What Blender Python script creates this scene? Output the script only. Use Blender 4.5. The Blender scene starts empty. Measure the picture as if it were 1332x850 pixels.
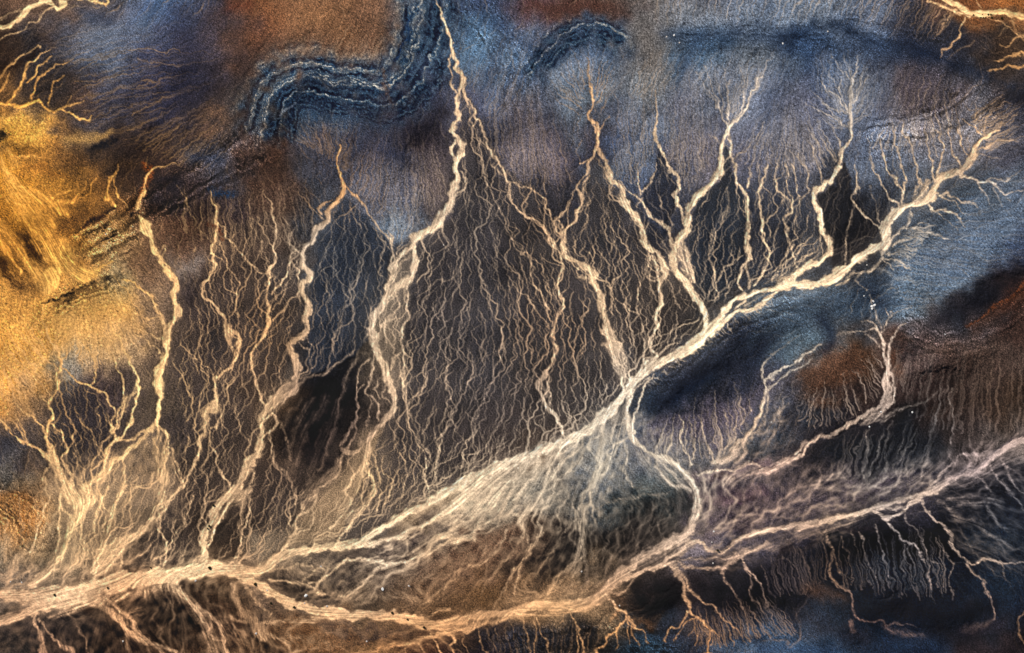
import bpy, math, numpy as np
# ---------------------------------------------------------------- scale
# the survey is kept in "cells" (x east, y south); one cell is 2.5 m of ground
CELL = 2.5
W, HH = 1332, 850
MX, MY = 130, 90
NX, NY = W + 2*MX, HH + 2*MY
rng = np.random.default_rng(7)
X, Y = np.meshgrid(np.arange(NX) - MX, np.arange(NY) - MY)
X = X.astype(np.float32); Y = Y.astype(np.float32)
def wx(x): return (x - W/2)*CELL
def wy(y): return (HH/2 - y)*CELL

# ---------------------------------------------------------------- noise tools
fy = np.fft.fftfreq(NY)[:, None]; fx = np.fft.rfftfreq(NX)[None, :]
FR = np.sqrt(fx*fx + fy*fy) + 1e-6
def noise(scale, slope=0.0, seed=0, lo=None):
    """gaussian random field whose smallest feature is `scale` cells; slope>0 adds larger octaves"""
    r = np.random.default_rng(seed)
    f = np.fft.rfft2(r.standard_normal((NY, NX)))
    f *= np.exp(-(FR*scale)**2*2.2)
    if slope: f *= 1.0/np.maximum(FR, 1/400.)**slope
    elif lo is None: lo = scale*6
    if lo: f *= 1 - np.exp(-(FR*lo)**2)
    a = np.fft.irfft2(f, s=(NY, NX)); a -= a.mean(); a /= a.std()
    return a.astype(np.float32)
def blur(a, s):
    if s <= 0: return a
    return np.fft.irfft2(np.fft.rfft2(a)*np.exp(-2*(math.pi*FR*s)**2), s=(NY, NX)).astype(np.float32)
def sstep(a, b, x):
    t = np.clip((x - a)/(b - a), 0, 1); return t*t*(3 - 2*t)
def samp(a, x, y):
    """bilinear sample of field a at cell coordinates"""
    x = np.clip(x + MX, 0, NX - 1.01); y = np.clip(y + MY, 0, NY - 1.01)
    i = x.astype(np.int32); j = y.astype(np.int32); u = x - i; v = y - j
    k = j*NX + i; f = a.ravel()
    return (f[k]*(1-u) + f[k+1]*u)*(1-v) + (f[k+NX]*(1-u) + f[k+NX+1]*u)*v

ALB = 0.9
BEDS_TXT = """
n .3 1 | 1150,560,1 1185,546,1 1225,536,1 1270,524,1 1332,508,1
n .22 1 | 1165,448,.8 1185,470,.8 1210,488,.8 1235,505,.8
n .22 1 | 1010,495,.8 1040,515,.8 1070,521,.8 1110,520,.8
n .22 1 | 925,630,1 1000,632,1 1100,634,1 1180,636,1

# main wash, upper reach
d 1 1 wide_cream_sand_riverbed_running_diagonally_from_upper_right_to_lower_left | 1299,169,2 1285,178,4 1270,188,6 1264,208,8 1250,221,8 1225,230,9 1217,245,9 1210,258,11 1197,264,9 1180,268,9 1165,277,10 1155,290,11 1150,305,11 1151,318,10 1140,322,9 1130,326,9 1120,334,9 1105,346,9 1090,356,12 1075,366,13 1060,371,10 1040,371,9 1020,373,8 999,375,6 981,381,6 964,387,6 951,395,6 941,407,7 932,420,8 919,435,13 905,447,15 890,457,13 868,467,12 848,476,12 835,486,11 822,500,10 812,514,11 800,528,13 785,543,16 770,556,14 750,568,12 733,576,13 710,583,12 690,591,12 666,600,12 640,609,11 620,619,12 600,630,12 575,643,12 553,656,11 530,668,10 510,680,9 490,692,10 470,704,12 450,709,12 433,711,12 415,714,11 395,717,10 370,721,12 353,731,13 333,746,14
d .9 1 wide_cream_sand_riverbed_running_diagonally_from_upper_right_to_lower_left | 1030,374,5 1010,380,5 1000,388,5 989,397,5.5 974,403,6 958,407,6 946,415,6 932,428,7
d .8 1 | 973,383,3.5 966,394,4 957,404,4 948,411,4
d .45 1.4 | 990,385,4 980,392,4 968,398,5
# the collector at lower left
d 1 1 broad_pale_riverbed_crossing_lower_left_where_all_branches_meet | 333,746,14 315,744,14 298,740,18 284,738,20 268,740,20 248,743,20 225,747,20 200,752,20 175,754,22 150,758,24 125,763,22 100,769,20 75,774,22 50,776,20 25,776,16 0,774,13
d .95 1 broad_pale_riverbed_crossing_lower_left_where_all_branches_meet | 120,775,14 95,780,14 75,784,14 58,790,14 42,795,13 20,803,13 0,808,13
d .85 2 | 230,757,8 205,765,8 180,772,8 150,778,10 115,786,8 85,798,6 65,802,4
# lower wash
d 1 1 long_pale_riverbed_along_the_bottom_curving_up_to_the_right_edge | 1332,574,12 1315,580,8 1299,587,7 1286,600,6 1272,611,6 1250,619,6 1236,624,6 1220,633,7 1205,643,8 1186,647,8 1165,653,7 1139,661,8 1120,667,8 1099,671,8 1075,677,8 1049,683,9 1025,687,8 999,691,8 985,693,7 973,697,6 962,703,6 953,709,6 943,715,5 933,718,5 918,713,4 912,706,4 906,704,4 897,707,5 885,716,5 866,731,6 850,739,6 835,744,7 815,750,8 800,757,8 785,768,9 770,781,11 755,787,11 730,788,11 700,788,11 680,793,10 660,797,10 633,799,11 608,804,11 583,811,12 560,813,12 540,808,13 520,803,13 500,801,13 475,800,13 450,799,13 420,796,14 395,791,12 375,784,12 358,775,11 345,766,10 333,758,9 315,750,10 300,744,12
d .9 1 | 1219,638,7 1205,645,7 1190,652,6 1178,662,5 1165,670,6 1150,673,6 1138,667,4 1130,663,3
d .8 1.5 | 1174,662,5 1155,660,4 1140,663,4
d .95 1.2 pale_grey_riverbed_splaying_out_below_the_round_dark_hill | 905,640,9 907,655,10 905,672,10 898,688,12 885,698,16 868,706,15 850,716,12 832,727,10 815,740,9 800,751,9 788,763,8 778,772,8 765,783,8
d .55 2.4 | 890,705,16 868,720,16 845,735,14 820,745,12 800,757,12
d .7 1.6 | 894,716,5 875,724,5 856,736,5 838,744,4 825,750,4 818,763,3 808,770,4 795,771,4 784,768,5
d .45 3 | 845,728,10 820,740,10 800,752,8 785,765,8
d .75 1.4 | 999,706,5 980,715,6 965,722,6 950,731,5 938,739,5 920,741,4 905,740,4 890,735,4 870,731,4
d .6 1.6 | 950,728,5 935,724,3 915,726,3 900,728,3 880,729,3
d .55 2 | 1130,664,8 1100,682,6 1070,690,6 1045,698,5 1025,706,5 1010,712,6 990,712,5 965,716,5
d .55 2 | 1049,690,5 1030,700,5 1015,710,6 999,713,6
d .5 2.4 | 1332,588,12 1315,592,8 1300,600,8 1290,608,8 1270,620,8 1250,625,10 1230,630,10
d .7 1.2 | 1299,588,6 1285,590,5 1262,590,5 1248,592,4 1240,602,4 1230,612,4 1218,624,4 1205,638,5
d .6 2 | 1286,604,5 1268,608,5 1255,612,4 1245,622,5
d .4 3 | 1245,603,14 1270,600,14 1290,595,10
d .9 1.2 | 765,783,8 740,784,8 720,786,8 700,786,8
# second parallel strand of lower wash
d .75 1.6 | 790,776,8 760,792,7 730,797,5 700,800,4 666,803,6 640,809,6 620,814,7 600,819,7 583,823,7 565,828,6 545,832,6 525,837,6 508,841,6 490,846,5 470,850,4
d .6 2 | 583,815,14 600,812,10 620,808,10 650,802,8 680,799,8
d .6 1.8 | 433,805,6 415,806,6 400,807,6 383,808,5 360,808,5 333,811,6 310,808,5 300,800,4
d .7 1.6 | 585,792,4 570,795,4 560,802,4 545,806,5 530,804,4
# junction curve
d .9 1.2 slender_pale_riverbed_looping_round_the_dark_hill_at_centre_right | 838,481,3 828,495,4 821,510,5 818,525,5 817,540,6 818,555,6 822,568,6 832,579,6 845,588,6 858,593,6 872,600,6 885,610,6 895,618,7 901,628,8 905,640,8
d .85 1 | 851,487,2 843,496,3 838,503,3 835,515,3 829,528,3 824,540,3 822,552,4 824,563,4
d .7 1.2 | 844,492,3 834,500,3 824,510,3 820,520,3
d .7 1.2 | 849,592,4 855,605,4 860,615,4 868,624,5 878,632,5 890,635,6 902,636,6
d .45 2.6 | 830,585,5 840,600,5 850,612,6 865,625,6 880,636,6 900,640,6
d .5 1.4 | 832,578,3 838,592,3 848,606,3
d .5 1.4 | 861,597,3 868,610,3 878,618,3 884,625,3
d .35 4 | 850,595,10 870,608,16 885,620,18 897,630,14
# ---- far left pair
d .95 1 winding_golden_sand_riverbed_descending_beside_the_yellow_dunes | 182,281,5 188,291,13 191,300,8 195,307,7 198,316,6 202,325,8 206,333,5 210,341,6 214,348,6 219,355,7 226,363,8 229,373,8 227,382,8 228,392,9 231,402,9 230,411,8 224,420,8 219,427,9 216,437,8 217,448,8 216,457,8 213,468,9 208,476,9 205,484,11 206,492,10 206,500,9 208,512,8 208,522,7 206,533,7 205,545,6 202,553,6
d .9 1 | 190,300,3 199,312,3 205,328,3 208,338,3
d .8 1 | 207,330,3 214,340,3 221,350,3 226,360,3
d .8 1 | 202,553,5 208,558,5 214,562,5 217,575,5 217,585,6 213,597,8 212,610,11 211,625,12 212,640,9 209,650,9 205,658,10 201,668,8 195,677,8 188,687,9 177,695,9 166,700,11 157,707,15 147,716,18 138,726,22 128,738,24
d .9 1 | 202,553,6 194,560,6 188,568,6 182,576,6 172,583,6 164,588,7 157,593,6 150,597,6 142,606,6 135,613,7 128,620,7 120,627,8 113,634,8 105,640,9
d .8 1 | 194,560,4 184,562,4 175,570,4 165,574,4 157,572,4 148,574,4 145,580,4 141,590,4 137,601,4 133,612,4 127,622,5
d .8 1 | 164,588,5 160,598,4 162,610,5 164,622,5 160,633,5 155,644,5 150,655,4 147,667,4 143,680,4 140,695,4 137,705,4 130,718,4 124,730,4
d .7 1 | 212,600,4 205,612,4 197,622,4 190,630,4 178,635,4 165,640,4 155,643,3
d .7 1 | 220,570,3 222,580,3 226,592,3 231,605,4 236,618,4 237,628,4
d .6 1.2 | 204,560,5 200,575,5 202,592,5 205,605,6 207,620,6
d .55 1.2 | 210,565,4 206,580,4 209,595,4
d .9 1 golden_riverbed_winding_down_the_far_left_slope | 55,395,1.5 57,410,2.5 59,425,3.5 61,434,4 65,441,4 69,448,3 75,456,3 78,467,4 79,478,4 77,489,4 74,497,4 73,507,4 68,517,4 63,526,4 64,533,3 69,541,4 66,549,4 61,557,4 62,568,5 64,580,5 68,590,8 71,602,9 76,614,10 83,626,12 88,638,18 94,646,16 100,653,15 103,665,12 99,675,11 93,687,10 88,698,9 85,708,9 79,720,9 72,732,10 62,742,12 50,752,12 40,762,10
d .85 1 | 118,640,8 120,648,14 112,658,10 104,668,9
d .6 1.6 | 95,640,12 104,646,12 112,640,12
d .85 1 | 0,547,3 7,553,3 13,566,3 22,571,3 32,576,4 43,580,4 52,585,5 60,592,6 68,600,7
d .7 1 | 11,535,1.5 18,549,2 24,560,2.5 32,572,3 38,577,3
d .7 1 | 20,538,1.5 26,552,2 31,565,2.5 39,576,3
d .8 1 | 19,523,2 27,532,2.5 37,538,2.5 43,542,3 48,549,3 53,557,3 60,565,4
d .7 1 | 30,509,1.5 36,518,2 38,530,2.5 43,541,3
d .7 1 | 36,489,1.5 45,500,2 51,510,2.5 58,520,2.5 62,527,3
d .7 1 | 45,487,1.5 54,499,2 61,508,2 67,514,3 71,513,3
d .7 1 | 55,484,1.5 63,489,2 69,495,2 74,499,3
d .7 1 | 54,469,1.5 61,472,2 68,474,2.5 73,479,2.5 77,482,3
d .75 1 | 97,446,1.5 93,455,2 87,462,2 81,467,2.5
d .85 1 | 80,482,2 88,486,3 98,492,3.5 103,499,3.5 112,503,3 121,505,3.5 130,509,3.5 136,513,3.5 138,521,3.5 143,527,3.5 150,533,3.5 150,541,3 145,549,3 146,558,3.5 148,567,4 144,578,4 140,588,4 137,598,4 134,608,4
d .85 1 | 106,438,1.5 113,450,2 119,462,2 123,474,2.5 123,485,2.5 122,495,2.5 118,503,2.5
d .8 1 | 133,434,1.5 141,448,2 148,463,2.5 153,476,2.5 157,488,3 160,498,3 162,508,3 162,520,3 158,530,3 154,542,3 151,553,3 148,562,3
d .9 1 | 142,418,1.5 148,430,3 155,442,3.5 161,455,3.5 166,466,3.5 171,477,3.5 177,489,3.5 180,500,3.5 178,512,4 177,524,3.5 173,537,3.5 169,548,4 164,558,4 158,567,4 150,571,4
d .6 1.3 | 178,505,5 168,515,5 163,525,5 160,540,4 153,556,4
d .5 1.3 | 188,502,2 178,508,2 170,517,3 163,530,3
d .85 1 | 160,364,2.5 170,366,3 178,372,3 186,378,3 194,384,3.5 199,389,3.5 202,398,4 206,406,5 210,415,6 215,422,6
d .75 1 | 163,412,1.5 170,409,2 180,411,2.5 192,413,2.5 204,412,3
d .75 1 | 170,425,1.5 178,427,2 186,431,2 195,434,2.5 204,439,3 212,440,3
d .75 1 | 175,435,1.5 184,440,2 192,444,2 200,452,2.5 207,458,2.5 212,462,3
d .7 1 | 206,333,1 215,318,2 214,330,2 208,336,2
d .8 1 | 63,553,3 70,555,3 77,562,3 84,573,3 89,583,3.5 84,590,3.5 79,597,4 83,605,4 90,613,5 93,622,6 92,632,8
d .6 1 | 63,556,2 66,566,2 70,577,2 67,588,3 72,597,3
d .5 1 | 80,550,2 88,558,2 95,572,2 99,585,2 102,600,2.5 104,615,3 106,630,4
d .7 1 | 97,528,1 105,548,1.5 116,560,2 124,573,2 127,590,2.5 122,600,3 118,612,4
d .8 1 | 66,600,2 62,610,2 57,622,2 60,635,2.5 63,648,2.5 60,660,2.5 57,672,2.5 52,685,2.5 46,700,3 40,712,3 35,719,3
d .5 2 | 40,715,4 30,722,6 20,733,8 12,745,8
d .85 1 | 82,640,3 77,650,4 80,661,4 87,668,4 93,675,4 94,687,4 90,700,4
d .8 1 | 79,655,3 77,670,3 78,685,3 76,700,3 74,715,3
d .8 1 | 103,670,3 106,685,3 104,700,3 108,715,3 104,728,3
d .8 1 | 101,688,3 107,700,3 113,712,3 114,722,3 110,735,3
d .7 1 | 96,682,3 98,698,3 103,712,3 98,728,3 92,738,4
d .9 1.2 | 127,640,5 134,650,4 137,662,4 144,671,4 147,683,3 144,695,3
d .8 1 | 140,635,4 134,650,4 129,663,4 124,678,4 123,692,4 126,705,3 122,720,3 122,733,4
d .7 1 | 153,642,4 150,655,4 140,670,4 135,685,4 133,700,4 128,715,4
d .5 1.3 | 178,640,4 168,650,6 158,660,6 150,672,5 146,690,4
d .75 1 | 160,712,4 155,722,3 158,735,3
d .8 1 | 178,696,3 168,705,3 160,712,4 159,725,3 157,738,3
# ---- second comb
d .85 1 thin_winding_riverbed_left_of_centre_with_a_swollen_sandy_knot | 274,250,2 279,265,3 280,276,3 280,288,4 280,300,4 279,313,5 276,322,4 277,333,4 278,343,4 276,353,4 270,363,4 265,372,4 262,381,4 267,388,4 274,393,4 281,399,5 287,408,4 292,417,4 297,425,4 303,432,5 310,438,5 311,450,4 309,462,4 305,470,4 297,478,4 288,487,4 281,494,4 279,503,4 280,512,5 283,521,7 278,530,14 270,538,12 268,547,6 267,558,5 263,568,4 260,578,4 259,590,4 255,600,4 249,610,6 246,620,5 241,630,4 235,637,4 228,642,4 220,649,4 215,657,5 212,665,4 206,675,4
d .75 1 | 297,425,10 296,435,12 299,445,6 303,458,4 302,470,3
d .7 1 | 300,440,3 304,452,3 306,463,3
d .8 1 | 272,540,4 272,552,3 272,565,3 276,578,3 281,592,3 283,605,3 288,618,3 294,627,3 298,634,3
d .7 1 | 287,527,3 285,540,3 281,552,3 275,560,3
d .6 1 | 290,505,1 298,500,2 304,493,2 292,515,2
d .6 1 | 240,458,1 252,467,1.5 262,475,2 272,480,2 280,488,2.5
d .55 1 | 258,545,1 260,520,1.5 266,495,1.5 270,484,1.5
d .5 1.3 | 272,560,3 272,580,2 276,600,2 276,620,2
d .7 1 | 218,590,1.5 224,600,2 228,612,2 235,628,2
d .8 1 | 205,660,3 207,672,3 207,683,3 206,692,3 214,702,3 216,712,3 214,725,3 212,737,3
d .7 1 | 250,645,2 247,660,2 240,678,2 230,695,2 222,708,2 214,722,2
d .6 1 | 277,640,2 265,655,2 262,668,2 268,680,2 274,690,2
d .5 1 | 232,240,1 242,262,1.5 250,285,1.5 262,300,1.5 274,315,1.5
d .45 1 | 250,290,1 252,315,1.5 250,330,1.5
d .8 1 | 279,285,1.5 290,300,1.5 299,313,2 310,325,2 320,338,2 333,348,2.5 345,355,2.5
d .7 1 | 283,310,1.5 290,325,2 297,345,2 305,360,2 311,370,2 308,385,2 305,400,2 310,412,2
# ---- the stream at x 350
d .9 1 narrow_tan_riverbed_running_straight_down_left_of_centre | 340,248,1 352,263,2 355,278,3 358,293,3 359,305,3 357,318,3 358,333,3 356,343,3 350,354,3 349,370,3 348,388,3 350,408,4 349,420,5 344,432,5 336,442,5 331,452,4 328,464,3.5 328,476,3.5 331,488,3.5 333,500,4 337,513,4 343,525,5
d .6 1 | 365,270,1 372,288,1.5 376,303,2 381,320,2 384,330,2
d .65 1 | 340,315,1 345,335,1.5 351,350,2
d .5 1 | 325,260,1 330,290,1.5 337,310,1.5 345,330,1.5
d .7 1 | 369,300,1.5 376,312,2 380,325,2
# ---- braided wash E
d 1 1 bright_sinuous_cream_riverbed_meandering_down_left_of_centre | 441,190,2.5 440,205,3 441,220,3 444,232,4 447,242,5 446,252,5 440,261,6 431,268,7 427,277,8 427,287,8 419,293,7 412,300,7 409,309,7 403,316,7 396,323,8 393,333,7 393,342,7 398,350,7 404,357,7 402,364,7 394,369,7 393,378,7 397,387,7 403,394,7 402,402,7 396,410,7 396,418,7 401,427,7 394,436,6 386,442,6 377,449,8 378,457,8 384,465,8 387,476,8 386,487,9 383,497,12 376,506,16 365,515,16 356,524,13 348,532,10 342,540,8 340,550,8 340,560,8 339,570,8 338,580,9 335,589,10 328,596,11 321,604,11 318,615,10 314,625,10 311,634,13 302,641,12 292,649,10 283,655,8 279,663,8 278,672,8 273,681,8 268,690,9 264,699,9 264,710,8 266,722,9 266,735,14
d .8 1 | 325,636,9 315,643,8 303,650,7 296,658,5 289,668,4 285,678,4 279,688,4 274,698,4 270,710,4
d .5 2 | 310,645,16 298,655,14 288,668,10 280,680,8 272,695,8
d .85 1 | 393,332,4 385,325,3 378,333,4 375,343,3.5 373,355,3 368,365,3 362,374,3 357,385,2.5
d .8 1 | 392,345,3 386,358,3 388,370,3 387,382,3 380,390,3 371,399,3 362,408,3 355,415,3
d .7 1 | 388,338,2.5 382,347,2 378,358,2 372,370,2 369,382,2 362,392,2 354,402,2
d .9 1 | 383,295,1 378,308,1.5 380,320,2 388,326,3
d .7 1 | 387,250,1 398,262,1.5 408,275,2 417,285,2 425,288,3
d .8 1 | 430,258,2 420,265,3 414,272,3 418,280,4
d .7 1 | 372,455,2 366,470,2 362,485,2 366,500,3
d .7 1 | 388,445,1.5 394,452,2 402,456,2 403,463,2 397,474,2 398,482,2 390,490,3
d .6 1 | 396,436,1.5 405,450,2 410,458,2 405,470,2 403,480,2 395,492,3
d .9 1 | 350,533,5 356,540,4 360,548,4 356,556,4 350,562,4 343,568,4
d .9 1 | 352,540,5 345,548,3
d .85 1 | 325,600,4 332,590,5 330,605,5
d .7 1 | 325,605,3 329,620,4 326,634,5
d .7 1.3 | 352,565,4 353,580,4 356,595,4 361,606,4 370,616,4 378,628,3 383,640,3 385,655,3
d .5 1.5 | 362,545,2 370,565,3 374,580,3 378,600,3
d .7 1 | 322,645,3 325,658,3 322,672,3 318,685,3 314,700,3 312,715,3 305,727,3 298,733,3
d .5 1.3 | 318,645,8 314,660,7 312,680,6 313,700,5
d .6 1 | 366,640,2 362,655,2 358,668,2 350,685,2 342,700,2 335,715,2
d .7 1 | 377,640,2 376,660,2.5 375,685,3 378,704,3
# edge of delta and the dark fan inside
d .85 1 | 448,243,2 454,249,2.5 462,256,2.5 469,262,3 475,272,3 480,281,3 487,290,3 493,298,3 500,304,3 506,311,3.5 508,320,3 512,330,3 511,340,4 508,352,4
d .75 1 | 505,299,1.5 508,308,2.5 510,318,2.5
d .7 1 | 536,312,1 528,318,2 520,326,2 515,335,3
d .6 1 | 525,300,1 522,315,1.5 518,325,2
d .4 1 | 442,258,1.5 436,275,2 434,295,2 430,310,2 422,325,2 418,342,2 422,360,2 425,380,2
d .45 1 | 446,265,1.5 447,285,2 445,305,2 438,320,2 434,340,2 437,355,2 444,368,2 447,385,2 452,395,2 444,408,2 440,424,2.5 436,440,3 433,452,3 428,468,3 425,482,3
d .4 1 | 455,265,1.5 463,285,2 470,300,2 480,320,2 488,345,2 495,358,2 501,366,2
d .4 1 | 455,300,1.5 462,320,2 468,340,2 465,360,2 462,378,2 470,392,2 477,405,2 480,420,2
d .4 1 | 455,370,1.5 452,390,2 447,405,2 450,420,2
d .45 1 | 470,375,1 480,395,2 485,410,2
d .6 1.5 | 463,447,2 457,458,3 448,467,3 440,473,3 432,477,3 425,484,4 415,488,4 405,489,4 398,494,4 390,502,4
d .42 1.8 | 468,455,4 458,475,5 450,490,5 446,505,5 442,530,5 438,550,5 430,572,5 424,590,6 418,610,6
d .3 2 | 392,518,3 385,530,4 375,540,5 370,555,4
d .35 2 | 408,518,4 396,535,6 388,550,6 382,570,6 378,590,7 376,610,8
d .38 2 | 424,515,6 420,530,7 408,545,8 400,555,8 392,575,8 384,595,8 378,615,8
d .25 2 | 440,520,5 430,550,6 424,570,8 412,590,8 405,620,8
d .3 2 | 424,550,3 415,570,4 410,590,4 404,610,5 400,630,6
# ---- big central wash G
d 1 1 largest_bright_riverbed_dropping_from_top_centre_and_fraying_into_braids | 566,-2,1.5 569,8,2.5 574,20,3 580,31,3.5 584,42,4 587,55,4 588,68,5 591,80,5 593,90,6 599,94,6 603,101,6 600,110,5 597,120,5 595,132,6 594,142,7 599,150,6 597,158,6 590,165,6 588,171,6 594,178,7 601,187,8 604,193,8 599,201,8 593,207,7 592,215,8 593,225,8 592,235,8 590,246,9 588,258,9 585,268,9 578,276,9 572,284,10 569,292,10 561,299,10 551,302,11 543,308,12 538,316,10 538,328,9 540,338,8 538,350,7 534,361,7 525,368,8 514,374,9 508,382,10 502,392,10 494,402,10 487,412,10 484,424,10 485,435,11 488,445,13 492,455,10 494,466,10 498,477,9 503,490,9 508,502,8 512,513,8 514,523,8 511,534,8 504,542,8 497,550,8 489,558,8 483,568,8 480,580,8 477,592,7 474,602,7
d .9 1 | 594,178,3 588,190,4 587,200,4 590,210,5
d .8 1 | 590,168,4 584,170,3 590,176,3
d .9 1 | 600,226,3 605,243,2.5 597,250,3 592,255,3
d .95 1 | 590,57,2 585,72,2 586,90,2 589,105,2.5 594,120,3
d .95 1 | 534,318,5 528,326,5 519,334,5 514,345,5 509,356,6 504,367,6 504,378,6 506,385,6
d .6 1 | 540,325,3 530,335,4 522,345,4 515,356,4 512,367,4
d .85 1 | 538,352,3 531,364,4 530,378,4 529,390,4 532,402,4 533,412,4 527,420,4 522,430,4 521,440,4 523,450,4 524,462,4 526,475,4 523,488,4 524,500,4
d .75 1 | 520,372,4 515,385,4 518,398,4 510,410,4 502,420,5 498,432,4 502,444,4
d .8 1 | 515,412,4 505,418,4 494,424,4
d .7 1 | 524,450,4 516,460,4 510,472,4 505,484,4
d .2 1.4 | 508,440,14 514,452,12 518,470,10 522,490,10
d .12 1.6 | 505,400,20 512,425,24 514,450,20
d .75 1 | 481,467,3 474,474,3 468,484,3 465,494,3.5 464,506,3 465,518,3 463,530,3.5 462,542,3 459,552,3 453,562,4 447,572,4 443,580,4
d .8 1 | 490,460,3 484,472,3 483,485,3 481,500,3 480,513,3.5 486,521,3 492,528,3.5 495,537,3 493,547,3
d .7 1 | 497,490,2.5 492,498,2.5 490,508,2.5 494,518,2.5
d .7 1 | 503,496,2.5 500,505,2.5 498,515,2.5 505,520,2.5 509,528,3
d .7 1 | 476,500,3 470,505,3 465,515,3
d .8 1 | 463,540,3 462,555,3 460,568,3 454,580,4 448,590,5 445,602,5 441,614,5 434,621,5 423,628,5 413,634,4 406,640,4
d .7 1 | 480,515,2 480,530,2 479,545,2 477,556,3
d .95 1 | 474,602,6 478,612,5 484,620,5 486,632,6 482,645,5
d .8 1 | 446,585,6 455,590,6 464,584,5 472,572,5
d .9 1 | 474,602,6 468,610,6 460,620,5 453,630,5 450,640,4 456,648,4 456,658,4 450,665,4 443,670,4 437,680,3.5 428,686,4
d .8 1 | 479,612,5 484,625,6 485,640,8 478,652,5 472,662,5 465,670,4 458,679,4 453,686,4 446,694,4 440,702,4 435,710,4
d .7 1 | 476,605,5 470,620,5 464,632,4 460,645,4
d .7 1 | 484,590,2.5 490,605,2.5 495,620,3 492,634,3 496,646,3 494,658,3 488,668,3
d .8 1 | 408,638,5 407,650,5 405,660,4 394,668,4 386,674,4 382,682,4 385,692,4 380,699,4 372,707,5 367,715,5
d .7 1 | 408,640,3 398,650,3 394,662,3
d .8 1 | 404,662,3 407,674,3 402,685,3 394,692,3 385,697,3
d .6 1.3 | 485,640,8 478,652,8 470,660,10 460,668,10 452,676,8
d .5 1.3 | 440,600,10 430,618,12 415,630,12 400,645,12
d .4 2 | 470,620,26 462,640,30 450,660,24
d .7 1 | 500,590,1.5 497,604,2 502,618,2 510,626,2.5 508,640,2.5 502,655,2.5
# right of G, the old fan apex and its lines
d .85 1 | 602,95,2.5 605,110,3 606,122,3 611,135,3 616,147,3 622,160,3.5 628,172,3 632,183,3.5 637,194,3.5 643,205,4 650,214,4 655,224,4 659,238,3 664,250,2.5 666,262,2.5 674,272,2.5 684,281,3 693,287,3.5 702,292,3.5 709,299,4 714,307,4 718,316,4.5 724,322,4.5 727,331,3.5 730,342,3.5 730,353,3.5 728,366,3 727,378,3 730,390,3.5 730,402,3.5 726,414,3 721,424,3.5 717,432,4 720,445,4 723,457,4.5 719,469,4.5 713,479,4.5 708,488,5 703,499,7 702,510,5 707,520,4 713,531,5 720,540,4.5 726,549,4.5 731,557,4 732,568,4
d .6 1 | 637,194,2 645,212,2 640,215,3 652,228,3
d .75 1 | 600,100,1.5 606,130,1.5 614,160,2 622,185,2 628,210,2 634,240,2 645,262,2 655,285,2 662,305,2 672,325,2 686,334,2 690,345,2 691,358,2.5 696,370,2.5 703,382,2.5 709,395,2.5 714,408,2.5 718,420,2.5
d .7 1 | 711,480,2.5 712,495,3 713,508,3 717,520,3 715,532,3
d .6 1.2 | 704,500,6 709,508,5 711,518,5
d .75 1 | 657,236,2 668,238,2.5 680,243,2.5 690,247,2.5 700,252,2.5 708,260,3 712,270,3 719,279,3 722,288,3 723,297,3 727,304,3 733,303,3
d .5 1 | 706,216,1 708,235,1.5 709,252,2
d .6 1 | 666,366,1.5 671,376,2 684,383,2 693,392,2 698,405,2 706,415,2.5 716,425,2.5
d .55 1 | 641,318,1.5 645,332,1.5 651,343,2 663,350,2 668,360,2
d .5 1 | 606,245,1 614,265,1.5 612,280,1.5 622,290,2 618,310,2 616,330,2 622,350,2 630,370,2 634,390,2 640,410,2 655,430,2.5
d .4 1 | 600,300,1 592,320,1.5 600,340,1.5 590,355,1.5 597,375,1.5 584,390,1.5 560,400,2
d .55 1 | 602,330,1.5 597,350,2 587,360,2 578,365,2 560,370,2 556,385,2 553,400,2
d .6 1 | 560,462,1.5 558,475,2 555,490,2.5 552,502,2.5 542,512,2.5 535,520,2.5 531,528,2.5
d .65 1 | 590,425,2 585,440,2.5 583,455,2.5 585,470,2.5 580,485,2.5 582,500,3 584,515,2.5 581,530,2.5 576,542,2.5 573,555,2.5 574,570,2.5 570,590,2.5 568,615,2.5
d .6 1 | 608,452,1.5 613,465,2 617,480,2 616,490,2 609,497,2 608,505,2.5 614,512,2.5 621,525,2 618,540,2 612,553,2 613,565,2 604,580,2 602,600,2 598,615,2
d .65 1 | 655,430,2 652,450,2.5 648,465,2.5 643,480,2.5 640,495,2.5 635,510,2.5 630,522,2.5 623,532,2.5 618,548,2.5
d .55 1 | 585,530,2 588,545,3 580,560,2
d .7 1 | 530,528,2.5 530,545,2.5 533,560,2.5 543,575,2.5 550,590,2.5 555,605,2.5 552,620,2.5 555,640,2.5
d .6 1 | 518,530,2 519,550,2 513,565,2 515,580,2 522,592,2 530,605,2 528,625,2 525,645,2 515,660,2
d .5 1.3 | 526,470,4 528,490,4 527,510,5 530,530,4 537,550,3 545,570,3 556,590,3
d .6 1 | 568,570,2 572,590,2 566,610,2 567,630,2
d .5 1 | 615,565,1.5 620,585,2 617,605,2 612,618,2
d .5 1 | 620,552,1.5 630,572,2 636,595,2 634,610,2
# ---- stream I
d .85 1 speckled_tan_riverbed_falling_from_the_blue_arc_right_of_centre | 764,75,1.5 765,90,2 767,105,2.5 768,118,3 772,128,3.5 774,136,3.5 768,144,3.5 766,151,4 771,157,4 776,164,4.5 777,175,5 778,188,5 774,198,4 769,207,4.5 766,218,4.5 758,232,3 752,243,3.5 755,252,4.5 759,260,4.5 754,269,4.5 750,278,4.5 749,287,4.5 742,294,4.5 736,301,5 734,310,5.5 733,320,6.5 733,330,7.5 739,336,7 748,341,7 757,347,8 766,351,9 771,357,9 770,365,8 776,373,8 780,382,8 782,393,9 785,405,8 788,417,8 789,430,14 793,442,16 798,452,11 800,463,8 803,480,5 808,498,4 810,506,4
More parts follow.
